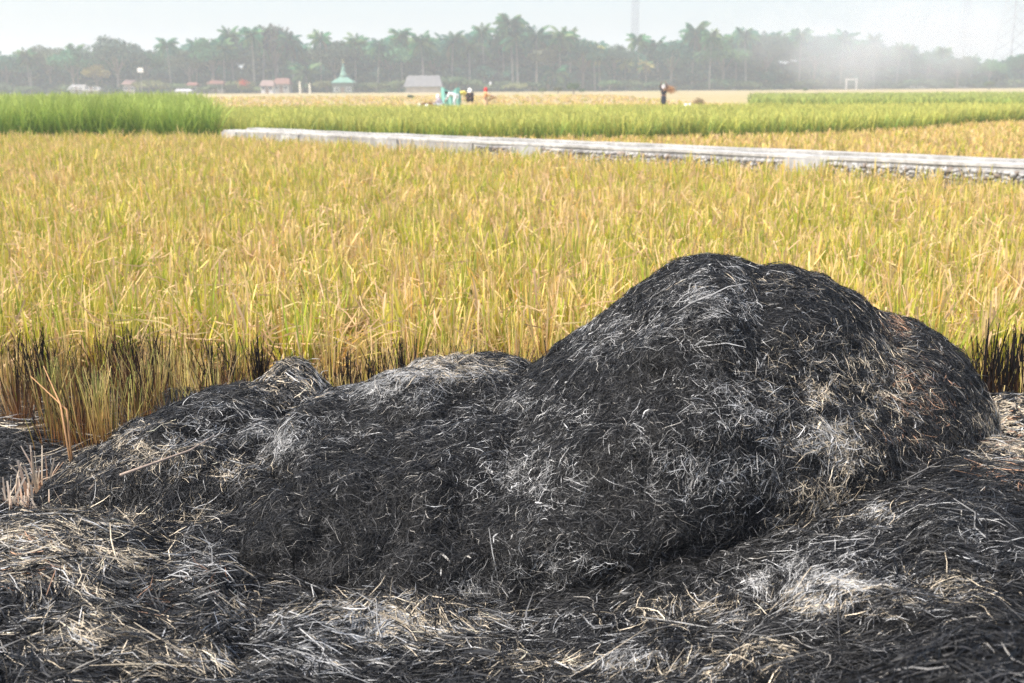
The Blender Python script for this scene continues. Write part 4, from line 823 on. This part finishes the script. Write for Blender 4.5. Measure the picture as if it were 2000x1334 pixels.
J = dict(STAND, hea=(0, .05, 1.50), eL=(-.25, .1, 1.12), wL=(-.2, .38, 1.02), eR=(.25, .14, 1.1), wR=(.2, .42, 1.04))
person("harvester in orange clothes and a red headscarf reaching out to the right", 948, PD, -1.5, J, (.66, .36, .16), (.62, .42, .24), scarf=(.50, .05, .05), skirt=True, z=-.12)
person("low stooping harvester with a pale pink headscarf left of the teal sheet", 859, PD, 1.2, dict(SQUAT), (.45, .40, .46), (.4, .45, .5), scarf=(.80, .72, .72), z=.0)
person("harvester in yellow with a dark hat working behind the teal sheet", 898, PD + 2, -1.2, dict(BEND), (.72, .58, .12), (.10, .3, .25), hat=(.05, .07, .06), z=.22)
def sheaf(name, label, cat_, px, py, D, L, r, col, rz=0, tilt=0, n=420):
    a = rng.normal(0, 1, (n, 3)) * [L * .16, r * .45, r * .45]; th = rng.normal(0, .22, n); ph = rng.normal(0, .18, n)
    t = np.stack([np.cos(th), np.sin(th), ph], 1); b = unit(np.cross(t, rng.normal(0, 1, (n, 3)))); l = (L * rng.uniform(.35, .9, n))[:, None, None]; s = np.linspace(-.5, .5, 4)[None, :, None]
    Cn = a[:, None] + t[:, None] * s * l + np.array([0, 0, -1.]) * s * s * l * .8; Wd = b[:, None] * .007 * np.ones((1, 4, 1)); c = np.array(col) * rng.uniform(.6, 1.3, n)[:, None]
    V, Fq, cc = strips(Cn, Wd, np.repeat(c[:, None], 4, 1)); mb = MB(); mb.blob((0, 0, -.02), (L * .36, r * .8, r * .75), tuple(np.array(col) * .7), 4, .3, 14, 8)
    vv = np.array(mb.v); ff = np.array(mb.f); V, Fq, cc = cat([(V, Fq, cc), (vv, ff, np.array(mb.c))])
    o = link(name, mesh_np(name, V, Fq, cc), M_stub); o.location = at(px, py, D); o.rotation_euler = (0, tilt, rz); return tag(o, label, cat_)
sheaf("rice_bundle", "orange tan bundle of cut rice carried on the standing harvester's head", "rice bundle", 1306, 173, PD + 4, .92, .22, (.58, .34, .18), 0, .12)
sheaf("rice_bundle", "thin bundle of rice held out by the harvester in orange", "rice bundle", 961, 191, PD, .75, .05, (.58, .38, .18), 0, -.35, 90)
sheaf("rice_bundle", "small brown bundle lying in the field right of the white sack", "rice bundle", 1364, 198, PD + 4, .8, .22, (.50, .38, .22), .2)
sheaf("rice_bundle", "flat brown bundle lying above two white sacks at the left of the harvesters", "rice bundle", 832, 202, PD, .9, .09, (.42, .24, .12), 0, -.15, 200)
def sack(label, px, py, D, r):
    mb = MB(); mb.blob((0, 0, 0), r, (.80, .80, .76), 9, .35, 16, 10); mb.tube([(r[0] * .7, 0, r[2] * .5), (r[0] * 1.1, 0, r[2] * .8)], [.06, .09], (.8, .8, .76), 8)
    o = mb.build("sack", M_cloth, None, True); o.location = at(px, py, D); tag(o, label, "sack")
sack("white sack lying in the rice right of the standing harvester", 1340, 206, PD, (.30, .2, .13))
sack("white sack standing at the far left of the harvesters", 818, 207, PD - 3, (.10, .10, .18))
sack("rounder white sack under the flat brown bundle", 832, 207, PD - 3, (.13, .11, .12))
# teal sheet on poles
t = empty("teal_sheet", (xat(880, PD + 1), PD + 1, 0)); tag(t, "teal plastic sheet hung between poles behind the white shirted harvester", "sheet")
V = []; n1, n2 = 22, 12; top = lambda a: 1.42 + .16 * math.cos(a * 2 * math.pi * 1.15 - .5)
for k, off in ((0, 0), (1, .012)):
    for i in range(n1):
        for j in range(n2): a, b = i / (n1 - 1), j / (n2 - 1); V.append((-.68 + 1.36 * a + .10 * (1 - b) * (a - .5), off + .09 * math.sin(a * 19 + b * 2) * (1 - .5 * b) + .15 * (1 - b), .15 + (top(a) - .15) * b))
fs = []; m_ = n1 * n2
for i in range(n1 - 1):
    for j in range(n2 - 1): q = i * n2 + j; fs += [(q, q + n2, q + n2 + 1, q + 1), (m_ + q, m_ + q + 1, m_ + q + n2 + 1, m_ + q + n2)]
mb = MB(); mb.add(V, fs, (.26, .55, .47)); mb.build("cloth", M_cloth, t, True)
for x_ in (-.5, .38): mb = MB(); mb.tube([(x_, .13, -.1), (x_ + .03, .13, 1.72)], .02, (.4, .32, .18)); mb.build("pole", M_bark, t)
t = empty("marker_stick", (xat(958, PD + 30), PD + 30, 0)); tag(t, "thin stick with a small white bag on top behind the harvester in orange", "stick")
h = zat(958, 163, PD + 30); mb = MB(); mb.tube([(0, 0, -.1), (.02, 0, h)], .02, (.2, .2, .16)); mb.build("stick", M_bark, t); mb = MB(); mb.blob((0, 0, h), (.11, .09, .16), (.7, .72, .74), 4, .4); mb.build("bag", M_cloth, t, True)

# ------------------------------------------------------------------ haze and smoke
def vol(name, dens, col, noise_=None, aniso=.2):
    m = bpy.data.materials.new(name); m.use_nodes = True; N = m.node_tree.nodes; L = m.node_tree.links; N.remove(N["Principled BSDF"]); p = N.new("ShaderNodeVolumePrincipled")
    p.inputs["Color"].default_value = (*col, 1); p.inputs["Density"].default_value = dens; p.inputs["Anisotropy"].default_value = aniso; L.new(p.outputs[0], N["Material Output"].inputs["Volume"])
    if noise_:
        tc = N.new("ShaderNodeTexCoord"); nz = N.new("ShaderNodeTexNoise"); nz.inputs["Scale"].default_value = noise_; nz.inputs["Detail"].default_value = 3; L.new(tc.outputs["Object"], nz.inputs[0])
        mr = N.new("ShaderNodeMapRange"); mr.inputs[1].default_value = .38; mr.inputs[2].default_value = .68; L.new(nz.outputs[0], mr.inputs[0])
        mp = N.new("ShaderNodeMapping"); mp.inputs["Location"].default_value = (-1, -1, -1); mp.inputs["Scale"].default_value = (2, 2, 2); L.new(tc.outputs["Generated"], mp.inputs[0])
        gr = N.new("ShaderNodeTexGradient"); gr.gradient_type = 'SPHERICAL'; L.new(mp.outputs[0], gr.inputs[0])
        mu = N.new("ShaderNodeMath"); mu.operation = 'MULTIPLY'; L.new(mr.outputs[0], mu.inputs[0]); L.new(gr.outputs[0], mu.inputs[1])
        m2 = N.new("ShaderNodeMath"); m2.operation = 'MULTIPLY'; m2.inputs[1].default_value = dens; L.new(mu.outputs[0], m2.inputs[0]); L.new(m2.outputs[0], p.inputs["Density"])
    return m
mb = MB(); mb.box((0, 870, 29), (3010, 1870, 60)); o = mb.build("haze", vol("haze_air", .00115, (.79, .84, .88), aniso=0.1)); tag(o, "pale haze filling the air over the fields", "haze", kind="stuff")
c = at(1690, 118, 345); mb = MB(); mb.box((0, 0, 0), (92, 30, 34)); o = mb.build("smoke", vol("smoke_drift", .14, (.95, .96, .97), .055)); o.location = (c[0] + 3, c[1] - 6, 14.0)
tag(o, "white smoke drifting in front of the trees at the right", "smoke", kind="stuff")
